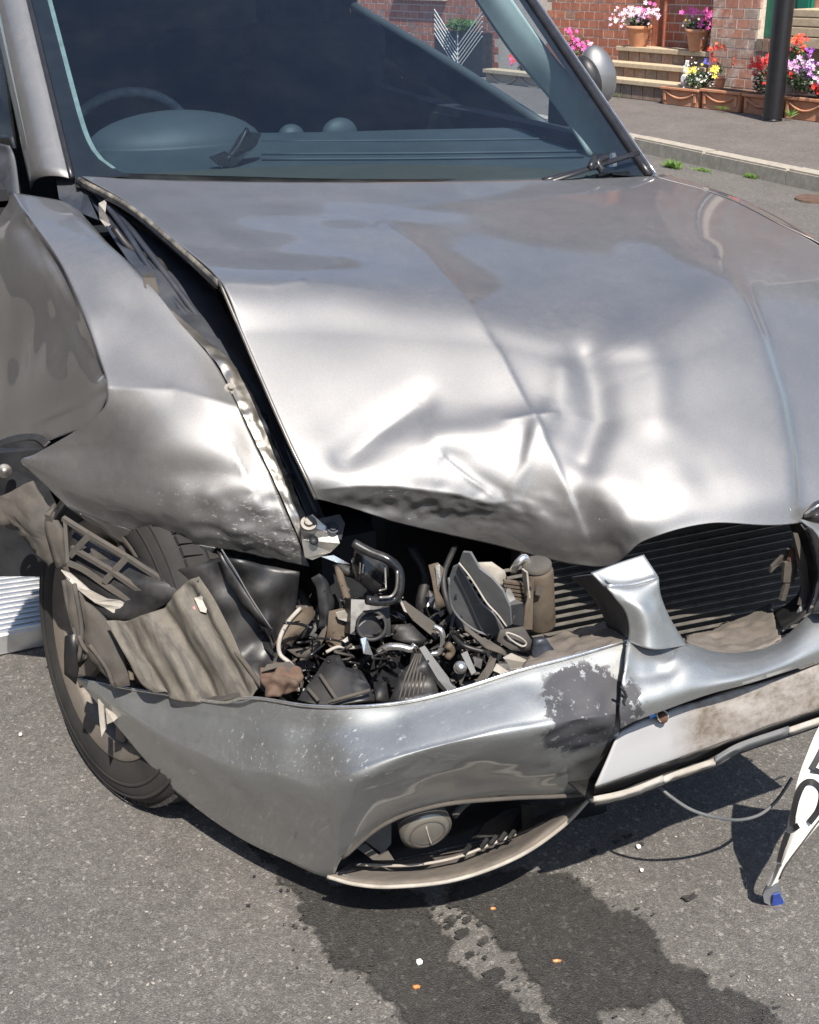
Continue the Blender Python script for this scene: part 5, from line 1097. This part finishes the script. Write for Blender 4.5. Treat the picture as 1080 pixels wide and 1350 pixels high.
# ---------------------------------------------------------------- radiator
ra = at(640, 720, y=.26); rb2 = at(1062, 680, y=.22); rd = (rb2 - ra); rd.z = 0; W_ = rd.length; rd.normalize()
def rp(px, py): return at(px, py, y=.235)
c0 = rp(860, 775)
core = part('radiator', *boxgeo(Vector((.14, .30, .42)), Vector((.36, 0, 0)), Vector((0, .016, 0)), Vector((0, 0, .15))), MP['core'], car)
L_, Rr = rp(660, 800), rp(1068, 730)
for k in range(26):
    # fins follow the tilt of the pushed-back radiator: surveyed at the left and right ends of the gaps
    y0 = 690 + k * 10.6; a = at(850, y0 + 26 + 0, y=.272); b = at(1062, y0 - 16, y=.272); d = (b - a); 
    A = a - d * 1.0; B = b + d * .05
    if A.z < .25 or A.z > .60: continue
    bar('fin', A, B, .008, .0016, MP['fin'], core)
# drier bottle, its straps
dc = at(713, 824, y=.19); da = (at(709, 748, y=.18) - dc)
dr_ = lathe('receiver_drier', [(0, 0), (.022, 0), (.0235, .004), (.0235, da.length * .93), (.021, da.length), (0, da.length)], dc, da.normalized(), MP['brown'], car, 28)
lathe('cap', [(.0225, 0), (.0225, .005), (.018, .008), (0, .008)], at(708, 747, y=.18), da.normalized(), MP['grime'], dr_, 24)
plate('label', [(708,772,.155),(716,776,.155),(713,786,.155),(706,784,.155)], MP['grime'], dr_, .001)
bar('strap', (697,800,.17), (692,752,.17), .014, .003, MP['pale'], car); plate('strap_plate', [(690,830,.16),(696,772,.165),(704,760,.165),(702,830,.16)], MP['brown'], car, .004)
for k in range(5): bar('cooler_fin', (664, 766 + k * 5, .20), (694, 770 + k * 5, .19), .008, .0035, MP['brown'], car)
tube('pipe', [(676,752,.2),(683,742,.19),(692,735,.19),(697,745,.19)], .006, MP['bright'], car, 4)
# ---------------------------------------------------------------- shattered headlamp and brackets
fy = lambda L, a, b: [(x, y, a - (x - 590) * b + (y - 780) * .0003) for x, y in L]
plate('lamp_housing', fy([(592,762),(597,748),(604,745),(612,758),(622,776),(634,796),(652,812),(664,830),(660,838),(645,838),(625,830),(606,815),(594,795)], .195, .0009), MP['grey_plastic'], car, .004)
plate('lamp_housing', fy([(605,742),(610,728),(620,729),(632,750),(648,762),(662,778),(672,800),(674,824),(668,826),(655,810),(640,794),(628,774),(616,757)], .190, .0012), MP['grey_plastic'], car, .004)
tube('housing_rim', fy([(605,742),(618,758),(630,776),(642,795),(657,811),(668,826)], .186, .0012), .0016, MP['pale'], car, 4, seg=5)
tube('housing_rim', fy([(592,762),(594,795),(606,815),(625,830),(645,838)], .19, .0009), .0020, MP['grey_plastic'], car, 4, seg=6)
plate('reflector_bowl', [(626,741,.24),(648,740,.23),(665,752,.22),(669,765,.22),(664,775,.22),(648,772,.22),(636,760,.23)], MP['pale'], car, .003, True, .01, 6, 1)
plate('lamp_housing', [(670,770,.20),(680,790,.18),(691,795,.17),(690,826,.16),(672,822,.17),(662,800,.18)], MP['black'], car, .004)
patch('lamp_rim', [[(611,822,.13),(632,838,.11),(655,850,.10),(680,862,.10),(703,869,.10)],[(614,830,.12),(640,852,.10),(668,866,.095),(688,874,.10),(702,872,.10)]], MP['grime'], car, 6, [('n', 650, 850, 60, 20, 60, .006)], .004)
plate('lamp_bracket', [(660,830,.10),(690,826,.10),(702,845,.09),(700,862,.09),(672,856,.09),(655,845,.1)], MP['grime'], car, .004, True, .008, 8, 1)
tube('lamp_seal', [(668,834,.09),(685,840,.085),(694,848,.085),(688,852,.085),(672,842,.09)], .0016, MP['pale'], car, 4, True, 5)
plate('white_shard', [(664,868,.09),(675,862,.09),(706,876,.08),(700,884,.08),(676,882,.09)], MP['pale'], car, .003)
plate('grey_lump', [(708,845,.08),(720,842,.08),(732,858,.07),(728,876,.07),(706,878,.07),(704,860,.08)], MP['inner'], car, .02, True, .01, 2, 1)
plate('torn_bracket', [(565,745,.28),(578,742,.27),(586,750,.27),(580,780,.26),(590,800,.25),(577,806,.25),(573,780,.26)], MP['brown'], car, .004, True, .01, 2, 1)
plate('bright_edge', [(574,746,.268),(580,744,.268),(581,766,.262),(577,775,.262)], MP['bright'], car, .002)
# ---------------------------------------------------------------- crushed parts in the lamp hole
tube('coolant_pipe', [(466,716,.34),(488,728,.32),(512,738,.30),(526,752,.29),(527,776,.28),(520,790,.28),(500,793,.28),(484,791,.28)], .0075, MP['gloss_black'], car, 6, seg=10)
tube('coolant_pipe', [(524,752,.276),(523,774,.27),(516,786,.27),(500,788,.27)], .0025, MP['steel'], car, 5, seg=6)
plate('reservoir', [(474,720,.36),(512,742,.34),(515,780,.33),(494,784,.33),(474,765,.34),(470,740,.35)], MP['gloss_black'], car, .03, True, .008, 4, 2)
for a, b in (((475,742,.325),(474,756,.325)), ((479,744,.322),(478,755,.322)), ((508,748,.31),(509,775,.305)), ((500,779,.305),(510,776,.305))): bar('glint', a, b, .0025, .0015, MP['bright'], car)
tube('strut_rod', [(446,748,.42),(450,765,.40),(458,790,.38),(462,810,.37)], .0065, MP['brown'], car, 4)
tube('strut_rod', [(443,742,.43),(456,752,.41),(470,756,.40)], .009, MP['black'], car, 4)
bxp = [(463,790,.33),(478,786,.32),(513,792,.31),(516,838,.29),(500,842,.29),(462,836,.30)]
plate('crash_box', bxp, MP['black'], car, .05, False); lathe('tow_socket', [(.020, .0), (.0225, .001), (.025, .0), (.024, -.002), (.018, -.03), (0, -.032)], at(490, 825, y=.283), Vector((-.35, -.85, .35)), MP['black'], car, 28)
tube('curved_flange', [(396,802,.42),(380,820,.40),(369,842,.38),(369,862,.37),(382,874,.355),(392,886,.35)], .0038, MP['pale'], car, 6, seg=6)
plate('curved_panel', [(396,803,.43),(412,800,.43),(414,812,.42),(400,830,.40),(386,850,.39),(376,856,.385),(372,842,.385),(381,822,.405)], MP['brown'], car, .003, True, .008, 4, 1)
plate('curved_panel', [(378,856,.39),(412,852,.39),(425,830,.39),(432,824,.39),(428,842,.38),(412,868,.38),(392,866,.38)], MP['grime'], car, .003, True, .008, 5, 1)
plate('bracket', [(434,806,.36),(452,802,.36),(462,812,.35),(462,848,.34),(478,856,.33),(440,858,.34),(430,848,.35)], MP['brown'], car, .004, True, .008, 6, 1)
plate('bracket', [(443,808,.345),(455,805,.34),(461,815,.34),(458,820,.34),(446,816,.345)], MP['pale'], car, .002)
tube('flange', [(430,860,.33),(445,853,.33),(462,854,.32),(478,852,.32)], .003, MP['pale'], car, 4, seg=6)
patch('chassis_horn', [[(410,762,.42),(420,790,.41),(420,828,.40)],[(424,758,.41),(432,790,.40),(430,826,.39)],[(438,775,.42),(440,800,.41),(434,826,.40)]], MP['dark'], car, 6, [('n', 425, 800, 20, 40, 50, .01)], .004)
plate('bright_tab', [(476,842,.28),(483,840,.28),(492,864,.27),(480,862,.27)], MP['bright'], car, .003)
tube('alloy_pipe', [(499,860,.28),(512,853,.27),(528,853,.26),(542,856,.25),(548,850,.25)], .0062, MP['bright'], car, 5)
tube('alloy_pipe', [(572,826,.24),(582,832,.23),(584,848,.225),(579,860,.225),(568,862,.23)], .0048, MP['bright'], car, 5)
tube('brass_pipe', [(590,850,.2),(596,858,.2),(590,868,.2)], .006, MP['brown'], car, 3)
plate('diagonal_bar', [(526,794,.30),(534,792,.30),(578,824,.26),(582,838,.25),(574,842,.25),(545,818,.28)], MP['grime'], car, .012); plate('bright_edge', [(526,790,.285),(529,790,.285),(537,808,.28),(533,806,.28)], MP['pale'], car, .002)
plate('side_bracket', [(516,824,.29),(542,822,.28),(562,842,.26),(556,852,.26),(530,846,.27),(518,842,.28)], MP['black'], car, .02, True, .006, 7, 1)
plate('black_tray', [(392,922,.26),(412,896,.28),(432,866,.30),(446,860,.30),(456,880,.27),(476,884,.25),(488,905,.22),(494,922,.20),(440,930,.22)], MP['black'], car, .006, True, .008, 8, 2)
for a, b in (((406,908,.262),(420,924,.235)), ((422,890,.275),(444,922,.225)), ((432,926,.215),(488,910,.20))): tube('tray_rib', [a, b], .003, MP['grime'], car, 2, seg=6)
plate('wing_liner_flap', [(512,926,.17),(524,892,.19),(544,870,.20),(556,854,.21),(566,872,.18),(574,898,.16),(580,920,.14),(545,926,.15)], MP['black'], car, .002, True, .02, 9, 3)
for k in range(6): tube('fold', [(526 + k * 6, 924 - k, .155), (534 + k * 5, 895, .17), (548 + k * 2.5, 862, .195)], .0016, MP['grime'], car, 3, seg=5)
plate('slab', [(553,854,.20),(560,851,.20),(604,908,.13),(602,916,.12),(590,910,.13),(578,896,.15)], MP['grey_plastic'], car, .012, False, .004, 2, 1)
plate('rag', [(492,900,.22),(510,898,.21),(514,924,.19),(496,924,.19)], MP['black'], car, .01, True, .01, 3, 1)
lathe('silver_knob', [(0, .012), (.008, .010), (.010, .0), (.008, -.012), (.005, -.03)], at(607, 880, y=.12), Vector((-.2, -.8, .5)), MP['bright'], car, 16)
plate('knob_bracket', [(598,882,.13),(606,874,.13),(614,888,.12),(608,904,.12)], MP['grime'], car, .006)
plate('shard', [(622,905,.09),(640,880,.1),(650,856,.11),(656,862,.11),(650,884,.09),(640,898,.08)], MP['grime'], car, .003)
plate('shard', [(608,862,.14),(616,858,.14),(628,886,.11),(622,890,.11)], MP['grey_plastic'], car, .003)
for k, pts in enumerate([[(655,875,.1),(672,886,.09),(668,892,.085),(650,884,.095)], [(624,866,.12),(636,870,.11),(634,882,.11),(626,878,.115)]]): plate('shard', pts, MP['bright'] if k else MP['pale'], car, .002)
patch('rusty_bracket', [[(346,884,.36),(362,876,.36),(384,876,.35),(398,884,.34)],[(346,900,.34),(364,892,.33),(386,894,.32),(398,898,.32)],[(348,920,.33),(366,918,.31),(386,914,.31),(392,910,.31)]], MP['rust'], car, 8, [('n', 370, 898, 40, 30, 60, .02)], .003)
plate('canister_strap', [(345,886,.345),(352,876,.35),(382,872,.34),(396,884,.33),(386,888,.33),(366,880,.34)], MP['grime'], car, .005)
# dozens of snapped crumbs wedged between the parts
bm = bmesh.new(); rr = random.Random(8)
for i in range(70):
    x, y = rr.uniform(345, 700), rr.uniform(770, 922)
    if y > 930 - max(0, x - 560) * .30: continue
    yy = .40 - (x - 345) / 350 * .27 + rr.uniform(-.03, .05)
    c = at(x, y, y=yy); A = Matrix.Translation(c) @ Matrix.Rotation(rr.uniform(0, 6), 4, Vector((rr.gauss(0, 1), rr.gauss(0, 1), rr.gauss(0, 1))))
    s = rr.uniform(.002, .006); V = [bm.verts.new(A @ Vector((a * s, b * s * rr.uniform(.3, .8), d * s * .15))) for a, b, d in ((-1, -1, 0), (1, -.6, 0), (.6, 1, 0), (-.5, .7, 0), (0, 0, 1.2))]
    for f in ((0, 1, 4), (1, 2, 4), (2, 3, 4), (3, 0, 4), (3, 2, 1, 0)): bm.faces.new([V[i_] for i_ in f])
for nm, mt, ks in (('crumbs', 'black', 0),): pass
bm2 = bm.copy(); bm3 = bm.copy()
def keep(b, m):
    isl = [f for i, f in enumerate(b.faces) if (i // 5) % 5 not in m]; bmesh.ops.delete(b, geom=isl, context='FACES')
keep(bm, (0, 1)); keep(bm2, (2, 3)); keep(bm3, (4,))
for b, mt in ((bm, 'black'), (bm2, 'grime'), (bm3, 'pale')): frombm('broken_crumbs', b, MP[mt], car)['kind'] = 'stuff'
# torn black plastic, clips and foil jammed in the hole
for mt_, cnt_, seed_, s0, s1 in (('black', 95, 21, .008, .030), ('gloss_black', 40, 22, .008, .026), ('grime', 36, 23, .006, .02), ('steel', 14, 24, .004, .012)):
    rr = random.Random(seed_); vs_, fs_ = [], []
    for i in range(cnt_):
        x, y = rr.uniform(350, 690), rr.uniform(790, 918)
        if y > 925 - max(0, x - 540) * .32: continue
        yy = .44 - (x - 345) / 350 * .25 + rr.uniform(0, .07); c = at(x, y, y=yy)
        u = Vector((rr.gauss(0, 1), rr.gauss(0, 1), rr.gauss(0, 1))).normalized(); v = u.orthogonal().normalized(); w2 = u.cross(v); L = rr.uniform(s0, s1); wd = L * rr.uniform(.2, .7); tt = .0015
        o5 = [(-1, -.6), (-.2, -1), (.9, -.5 * rr.random()), (1, .4), (.1, .9), (-.8, .5)]
        n0 = len(vs_); vs_ += [c + u * a * L + v * b_ * wd + w2 * (tt + .25 * wd * (a * a)) for a, b_ in o5] + [c + u * a * L + v * b_ * wd + w2 * (-tt + .25 * wd * (a * a)) for a, b_ in o5]
        fs_ += [tuple(n0 + k for k in range(6)), tuple(n0 + 11 - k for k in range(6))] + [(n0 + k, n0 + (k + 1) % 6, n0 + 6 + (k + 1) % 6, n0 + 6 + k) for k in range(6)]
    part('broken_shards', vs_, fs_, MP[mt_], car)['kind'] = 'stuff'
for k in range(16):
    rr = random.Random(70 + k); x, y = rr.uniform(370, 660), rr.uniform(800, 880); yy = .40 - (x - 345) / 350 * .25; P_ = [(x, y, yy)]
    for j in range(4): x += rr.uniform(-28, 30); y += rr.uniform(-14, 22); y = min(y, 912 - max(0, x - 540) * .32); P_.append((x, y, yy + rr.uniform(-.02, .03)))
    tube('loose_wire', P_, rr.uniform(.0012, .0026), MP[rr.choice(['black', 'black', 'grime', 'gloss_black'])], car, 5, seg=5)
# hanging hoses in the dark
for k, pts in enumerate([[(540,720,.5),(560,760,.46),(555,800,.42),(570,830,.36)], [(430,760,.55),(455,780,.52),(450,820,.5),(470,850,.46)], [(380,760,.6),(400,790,.55),(410,840,.5)], [(600,720,.36),(585,760,.32),(592,800,.28),(610,830,.2)], [(520,880,.3),(505,860,.33),(480,870,.34),(450,905,.3)], [(640,860,.16),(610,850,.18),(596,830,.22),(602,800,.25)]]):
    tube('hose', pts, (.010, .007, .012, .005, .006, .004)[k], MP['black'], car, 6)
# ---------------------------------------------------------------- bolted end of the wing flange
plate('flange_foot', [(396,690,.447),(412,678,.447),(425,690,.442),(445,706,.43),(448,716,.425),(436,728,.43),(412,738,.437),(402,735,.44),(398,712,.446)], MP['zinc'], car, .003, False, .003, 4, 1)
plate('landing_panel', [(420,684,.452),(448,678,.44),(455,690,.435),(450,712,.43),(428,700,.445)], MP['inner'], car, .003)
plate('bright_sliver', [(424,734,.425),(440,732,.42),(462,744,.41),(445,742,.415)], MP['bright'], car, .002)
lathe('bolt', [(0, .008), (.007, .008), (.008, .002), (.013, .002), (.014, -.001)], at(407, 690, y=.438), Vector((-.1, -.6, .8)), MP['steel'], car, 14, False)
lathe('bolt', [(0, .004), (.006, .004), (.007, .0), (.010, .0)], at(439, 696, y=.432), Vector((-.1, -.6, .8)), MP['inner'], car, 12, False)
lathe('bolt_hole', [(0, .0), (.0075, 0), (.0075, -.003)], at(414, 712, y=.430), Vector((-.1, -.7, .7)), MP['dark'], car, 14)
# ---------------------------------------------------------------- wheel, arch liner, lamp carrier
wc_ = Vector((-.80, .75, .305)); A_ = R(15); K_ = R(10); wn = Vector((-math.cos(A_) * math.cos(K_), -math.sin(A_) * math.cos(K_), math.sin(K_)))
wheel = part('wheel', *boxgeo(wc_ - wn * .11, wn * .02, wn.cross(Vector((0, 0, 1))) * .05, Vector((0, 0, .05))), MP['dark'], car)
lathe('tyre', [(.205, .004), (.212, .010), (.245, .016), (.280, .012), (.298, .0), (.307, -.018), (.310, -.05), (.3105, -.095), (.310, -.14), (.305, -.175), (.295, -.19), (.24, -.20), (.205, -.19)], wc_, wn, MP['rubber'], wheel, 96)
for d_ in (-.05, -.08, -.11, -.14): lathe('tread_groove', [(.3112, d_ - .003), (.3116, d_), (.3112, d_ + .003)], wc_, wn, MP['dark'], wheel, 96)
lathe('sidewall_ring', [(.262, .0152), (.265, .0172), (.268, .0152)], wc_, wn, MP['rubber'], wheel, 96); lathe('sidewall_ring', [(.287, .0085), (.290, .0105), (.293, .0070)], wc_, wn, MP['rubber'], wheel, 96)
vs_, fs_ = [], []
_e1 = wn.cross(Vector((0, 0, 1))).normalized(); _e2 = _e1.cross(wn)
for k in range(84):
    for (d0, d1, r_, tw) in ((-.012, -.046, .3095, .25), (-.054, -.092, .3125, -.1), (-.100, -.136, .3125, .1), (-.144, -.178, .3090, -.25)):
        a0 = 2 * math.pi * (k + tw) / 84; da_ = 2 * math.pi / 84 * .40
        q_ = []
        for d, a in ((d0, a0 - da_), (d0, a0 + da_), (d1, a0 + da_ + tw * .03), (d1, a0 - da_ + tw * .03)):
            for rr_2 in (r_ - .006, r_ + .0035): q_.append(wc_ + wn * d + (_e1 * math.cos(a) + _e2 * math.sin(a)) * rr_2)
        n0 = len(vs_); vs_ += q_; fs_ += [tuple(n0 + i for i in f) for f in ((1, 3, 5, 7), (0, 1, 7, 6), (2, 3, 1, 0), (4, 5, 3, 2), (6, 7, 5, 4))]
part('tread_blocks', vs_, fs_, MP['rubber'], wheel)['kind'] = 'stuff'
rim = lathe('rim', [(.222, .014), (.216, .016), (.207, .006), (.200, .006), (.192, -.002), (.186, -.03), (.180, -.16), (.2, -.18)], wc_, wn, MP['alloy'], wheel, 72)
e1_ = wn.cross(Vector((0, 0, 1))).normalized(); e2_ = e1_.cross(wn)
for k in range(5):
    for dd in (-.13, .13):
        a = 2 * math.pi * k / 5 + .55 + dd
        r0, r1 = wc_ + wn * -.012 + (e1_ * math.cos(a - dd * .4) + e2_ * math.sin(a - dd * .4)) * .045, wc_ + wn * -.006 + (e1_ * math.cos(a) + e2_ * math.sin(a)) * .192
        bar('spoke', r0, r1, .030, .020, MP['alloy'], wheel, wn, .004)
lathe('hub', [(0, -.004), (.028, -.006), (.055, -.014), (.06, -.05)], wc_, wn, MP['alloy'], wheel, 32)
lathe('brake_disc', [(.04, -.075), (.135, -.075), (.135, -.095), (.04, -.095)], wc_, wn, MP['rust'], wheel, 48)
plate('torn_wheel_trim', [(129,922,.63),(136,930,.62),(139,962,.61),(134,972,.61),(131,950,.62)], MP['pale'], car, .003); plate('torn_wheel_trim', [(139,934,.615),(157,945,.60),(150,951,.60),(141,955,.61)], MP['pale'], car, .003)
# shredded arch liner hanging over the wheel
plate('liner_shred', [(86,760,.66),(100,768,.65),(115,800,.63),(118,850,.62),(108,872,.62),(98,845,.63),(92,800,.65)], MP['grime'], car, .004, True, .015, 3, 2)
plate('liner_shred', [(112,790,.62),(140,815,.60),(165,860,.58),(170,905,.55),(150,908,.56),(125,880,.60),(112,840,.62)], MP['grime'], car, .004, True, .02, 4, 2)
plate('liner_shred', [(85,840,.64),(100,836,.63),(104,880,.63),(98,905,.64),(84,890,.65)], MP['black'], car, .004, True, .01, 5, 1)
for pts in ([(98,770,.63),(108,830,.62),(104,872,.62)], [(84,765,.66),(90,800,.65),(104,852,.63)], [(118,850,.60),(140,880,.58),(150,905,.57)], [(104,838,.62),(112,855,.61),(130,868,.6)]): tube('liner_rib', pts, .004, MP['grime'], car, 4, seg=6)
lin = [[(138,818,.57),(180,815,.55),(222,795,.52),(245,768,.51),(262,760,.50)],[(150,838,.545),(195,838,.52),(235,820,.49),(262,800,.47),(282,790,.46)],[(168,870,.51),(212,872,.48),(255,860,.45),(285,842,.43),(305,835,.42)],[(185,900,.49),(235,905,.45),(275,900,.42),(305,890,.40),(325,880,.39)],[(200,914,.48),(250,926,.42),(290,927,.385),(325,920,.36),(340,908,.36)]]
LB = [('s', [(165, 822), (190, 870), (215, 915)], 5, -.013), ('s', [(190, 812), (222, 860), (262, 925)], 7, .009), ('s', [(212, 800), (250, 860), (285, 925)], 5, -.010), ('s', [(235, 785), (270, 850), (310, 920)], 6, .008), ('s', [(250, 775), (290, 850), (325, 912)], 4, -.009), ('n', 230, 860, 90, 70, 26, .005)]
patch('arch_liner', lin, MP['mudflat'], car, 16, LB, .003)['label'] = 'muddy ribbed wheel arch liner'
patch('arch_liner_inner', [[(232,752,.56),(300,735,.50),(350,745,.48),(395,752,.46)],[(262,800,.52),(310,790,.48),(352,800,.46),(390,800,.46)],[(300,850,.47),(330,850,.45),(360,860,.44),(380,850,.44)],[(320,905,.42),(335,905,.41),(352,915,.40),(362,905,.40)]], MP['black'], car, 8, [('n', 320, 820, 80, 80, 20, .03)], .003)
tube('cable', [(262,810,.48),(290,838,.44),(318,868,.40),(340,898,.37),(358,920,.35)], .0042, MP['grime'], car, 6, seg=8)
tube('cable', [(255,800,.48),(270,828,.46),(285,838,.45)], .0028, simple('pink_wire', (.5, .2, .22), .5), car, 4, seg=6)
plate('connector', [(256,788,.48),(266,786,.475),(274,794,.47),(272,808,.46),(264,806,.465)], MP['pale'], car, .010); tube('connector_lead', [(262,766,.50),(268,775,.49),(264,790,.48)], .006, MP['black'], car, 4)
plate('black_shard', [(286,726,.49),(300,735,.48),(322,780,.45),(358,829,.41),(345,826,.42),(318,800,.45),(300,770,.47)], MP['black'], car, .002, True, .01, 3, 1); tube('shard_edge', [(292,724,.478),(310,752,.46),(332,790,.44),(358,829,.41)], .0013, MP['grey_plastic'], car, 4, seg=5)
plate('liner_back', [(88,745,.69),(96,700,.72),(160,728,.66),(236,752,.60),(300,735,.50),(285,770,.52),(240,782,.53),(180,818,.57),(130,815,.62),(100,790,.66)], MP['black'], car, .003, True, .01, 2, 2)
# lattice lamp carrier, torn out sideways
def lt(px, py, yy): return at(px, py, y=yy)
for pts in ([(83,683,0.710),(118,705,0.670),(168,735,0.620),(214,764,0.580),(236,768,0.570)], [(94,722,0.690),(125,740,0.650),(150,755,0.620),(185,778,0.590),(212,790,0.570)], [(90,742,0.680),(112,752,0.660),(145,775,0.620),(178,795,0.590),(205,810,0.570)]):
    P = spline([lt(*p) for p in pts], 4); vs, fs = [], []
    vs, fs = tube_geo(P, .0055, 4, False, .9); part('lattice_rail', vs, fs, MP['grime'], car)
for a, b in (((119,704,0.668),(92,733,0.685)), ((168,734,0.618),(137,768,0.625)), ((213,763,0.578),(188,800,0.585)), ((236,768,0.570),(207,812,0.570)), ((86,684,0.710),(90,742,0.682)), ((210,790,0.570),(218,800,0.565))):
    bar('lattice_rib', a, b, .006, .010, MP['grime'], car)
plate('lattice_backing', [(95,700,0.740),(160,736,0.680),(214,772,0.630),(205,800,0.630),(150,775,0.680),(95,735,0.730)], MP['dark'], car, .004)
for pts in ([(118,722,0.685),(140,730,0.665),(152,742,0.655),(146,750,0.655),(126,742,0.675)], [(160,755,0.645),(190,768,0.615),(202,776,0.610),(196,784,0.610),(172,772,0.630)], [(188,800,0.600),(205,812,0.585),(212,800,0.585),(196,790,0.600)]): plate('lattice_pad', pts, MP['grime'], car, .006)
plate('pale_bracket', [(79,752,0.670),(92,756,0.660),(118,778,0.630),(140,790,0.610),(158,792,0.600),(182,804,0.580),(180,812,0.580),(166,815,0.590),(148,808,0.600),(125,795,0.620),(100,775,0.645)], MP['pale'], car, .004, False, .006, 3, 1)
plate('lamp_carrier', [(0,655,0.890),(18,645,0.870),(36,634,0.840),(50,655,0.810),(68,676,0.770),(70,690,0.760),(66,712,0.760),(70,740,0.750),(62,748,0.760),(42,728,0.790),(22,704,0.830),(10,692,0.860),(0,692,0.880)], MP['grime'], car, .004, True, .02, 4, 3)
plate('lamp_carrier', [(60,684,0.750),(76,686,0.730),(84,700,0.710),(88,745,0.700),(74,750,0.710),(68,720,0.730)], MP['grime'], car, .008, True, .01, 6, 2)
lathe('carrier_eye', [(.006, 0), (.010, .004), (.018, .004), (.020, -.004)], at(18, 685, y=.93), (CAM - at(18, 685, y=.93)).normalized(), MP['brown'], car, 20)
plate('bracket_hook', [(58,678,0.740),(70,664,0.740),(72,668,0.740),(66,680,0.730),(70,690,0.730),(62,690,0.740)], MP['grime'], car, .006)
# dark plate put in for the shade of the wheel-arch hollow behind the flap
plate('arch_shade_plate', [(-30,600,1.12),(-5,590,1.12),(20,582,1.08),(42,578,1.04),(60,592,1.0),(60,640,1.0),(90,700,.95),(70,760,1.0),(-30,760,1.12)], MP['dark'], car, .004)
patch('arch_roll', [[(-20,600,1.14),(0,590,1.12),(20,583,1.08),(45,580,1.03),(58,590,1.0)],[(-20,590,1.16),(0,580,1.14),(22,573,1.10),(50,572,1.04),(66,582,1.0)]], MP['black'], car, 6, (), .004)
lathe('arch_bolt', [(0, .004), (.007, .003), (.008, 0), (.013, .0), (.014, -.003)], at(6, 621, y=1.02), (CAM - at(6, 621, y=1.02)).normalized(), MP['steel'], car, 20)
# far wheel and rear wheels so the car stands on four
def road_wheel(c, side):
    ax = Vector((side, 0, 0)); w0 = part('wheel', *boxgeo(c - ax * .1, Vector((.02, 0, 0)), Vector((0, .05, 0)), Vector((0, 0, .05))), MP['dark'], car)
    lathe('tyre', [(.205, .004), (.245, .016), (.298, .0), (.310, -.05), (.310, -.14), (.295, -.19), (.205, -.19)], c, ax, MP['rubber'], w0, 64)
    lathe('rim', [(.207, .002), (.192, -.002), (.18, -.06), (.05, -.03), (0, -.02)], c, ax, MP['alloy'], w0, 48)
road_wheel(Vector((.80, .80, .31)), 1); road_wheel(Vector((-.80, 3.26, .31)), -1); road_wheel(Vector((.80, 3.26, .31)), 1)
# hidden headlamp on the far side, its edge shows at the right margin
hl = patch('headlight', [[(1062,668,.12),(1085,650,.14),(1150,640,.22)],[(1060,682,.09),(1085,676,.07),(1150,672,.12)],[(1066,690,.10),(1088,688,.08),(1150,690,.12)]], MP['gloss_black'], car, 6, (), .003)
tube('chrome_line', [(1062,678,.085),(1084,664,.075),(1120,655,.09)], .002, MP['bright'], hl, 4, seg=6)
# ---------------------------------------------------------------- aluminium ramp at the left
r0, r1, r2, r3 = at(-160, 872, z=.05), at(57, 828, z=.05), at(62, 742, z=.05), at(-160, 765, z=.05)
rm = empty('aluminium_ramp', (r0 + r1) / 2 * 1.0, 'ridged aluminium ramp lying on the road behind the near front wheel', 'ramp')
part('deck', [r0, r1, r2, r3] + [p - Vector((0, 0, .045)) for p in (r0, r1, r2, r3)], [(0, 1, 2, 3), (7, 6, 5, 4), (0, 4, 5, 1), (1, 5, 6, 2), (2, 6, 7, 3), (3, 7, 4, 0)], MP['ramp'], rm)
for k in range(14):
    t = (k + .5) / 14; a = r0.lerp(r3, t) + Vector((0, 0, .004)); b = r1.lerp(r2, t) + Vector((0, 0, .004)); bar('ridge', a, b, .012, .010, MP['ramp'], rm, bev=.002)
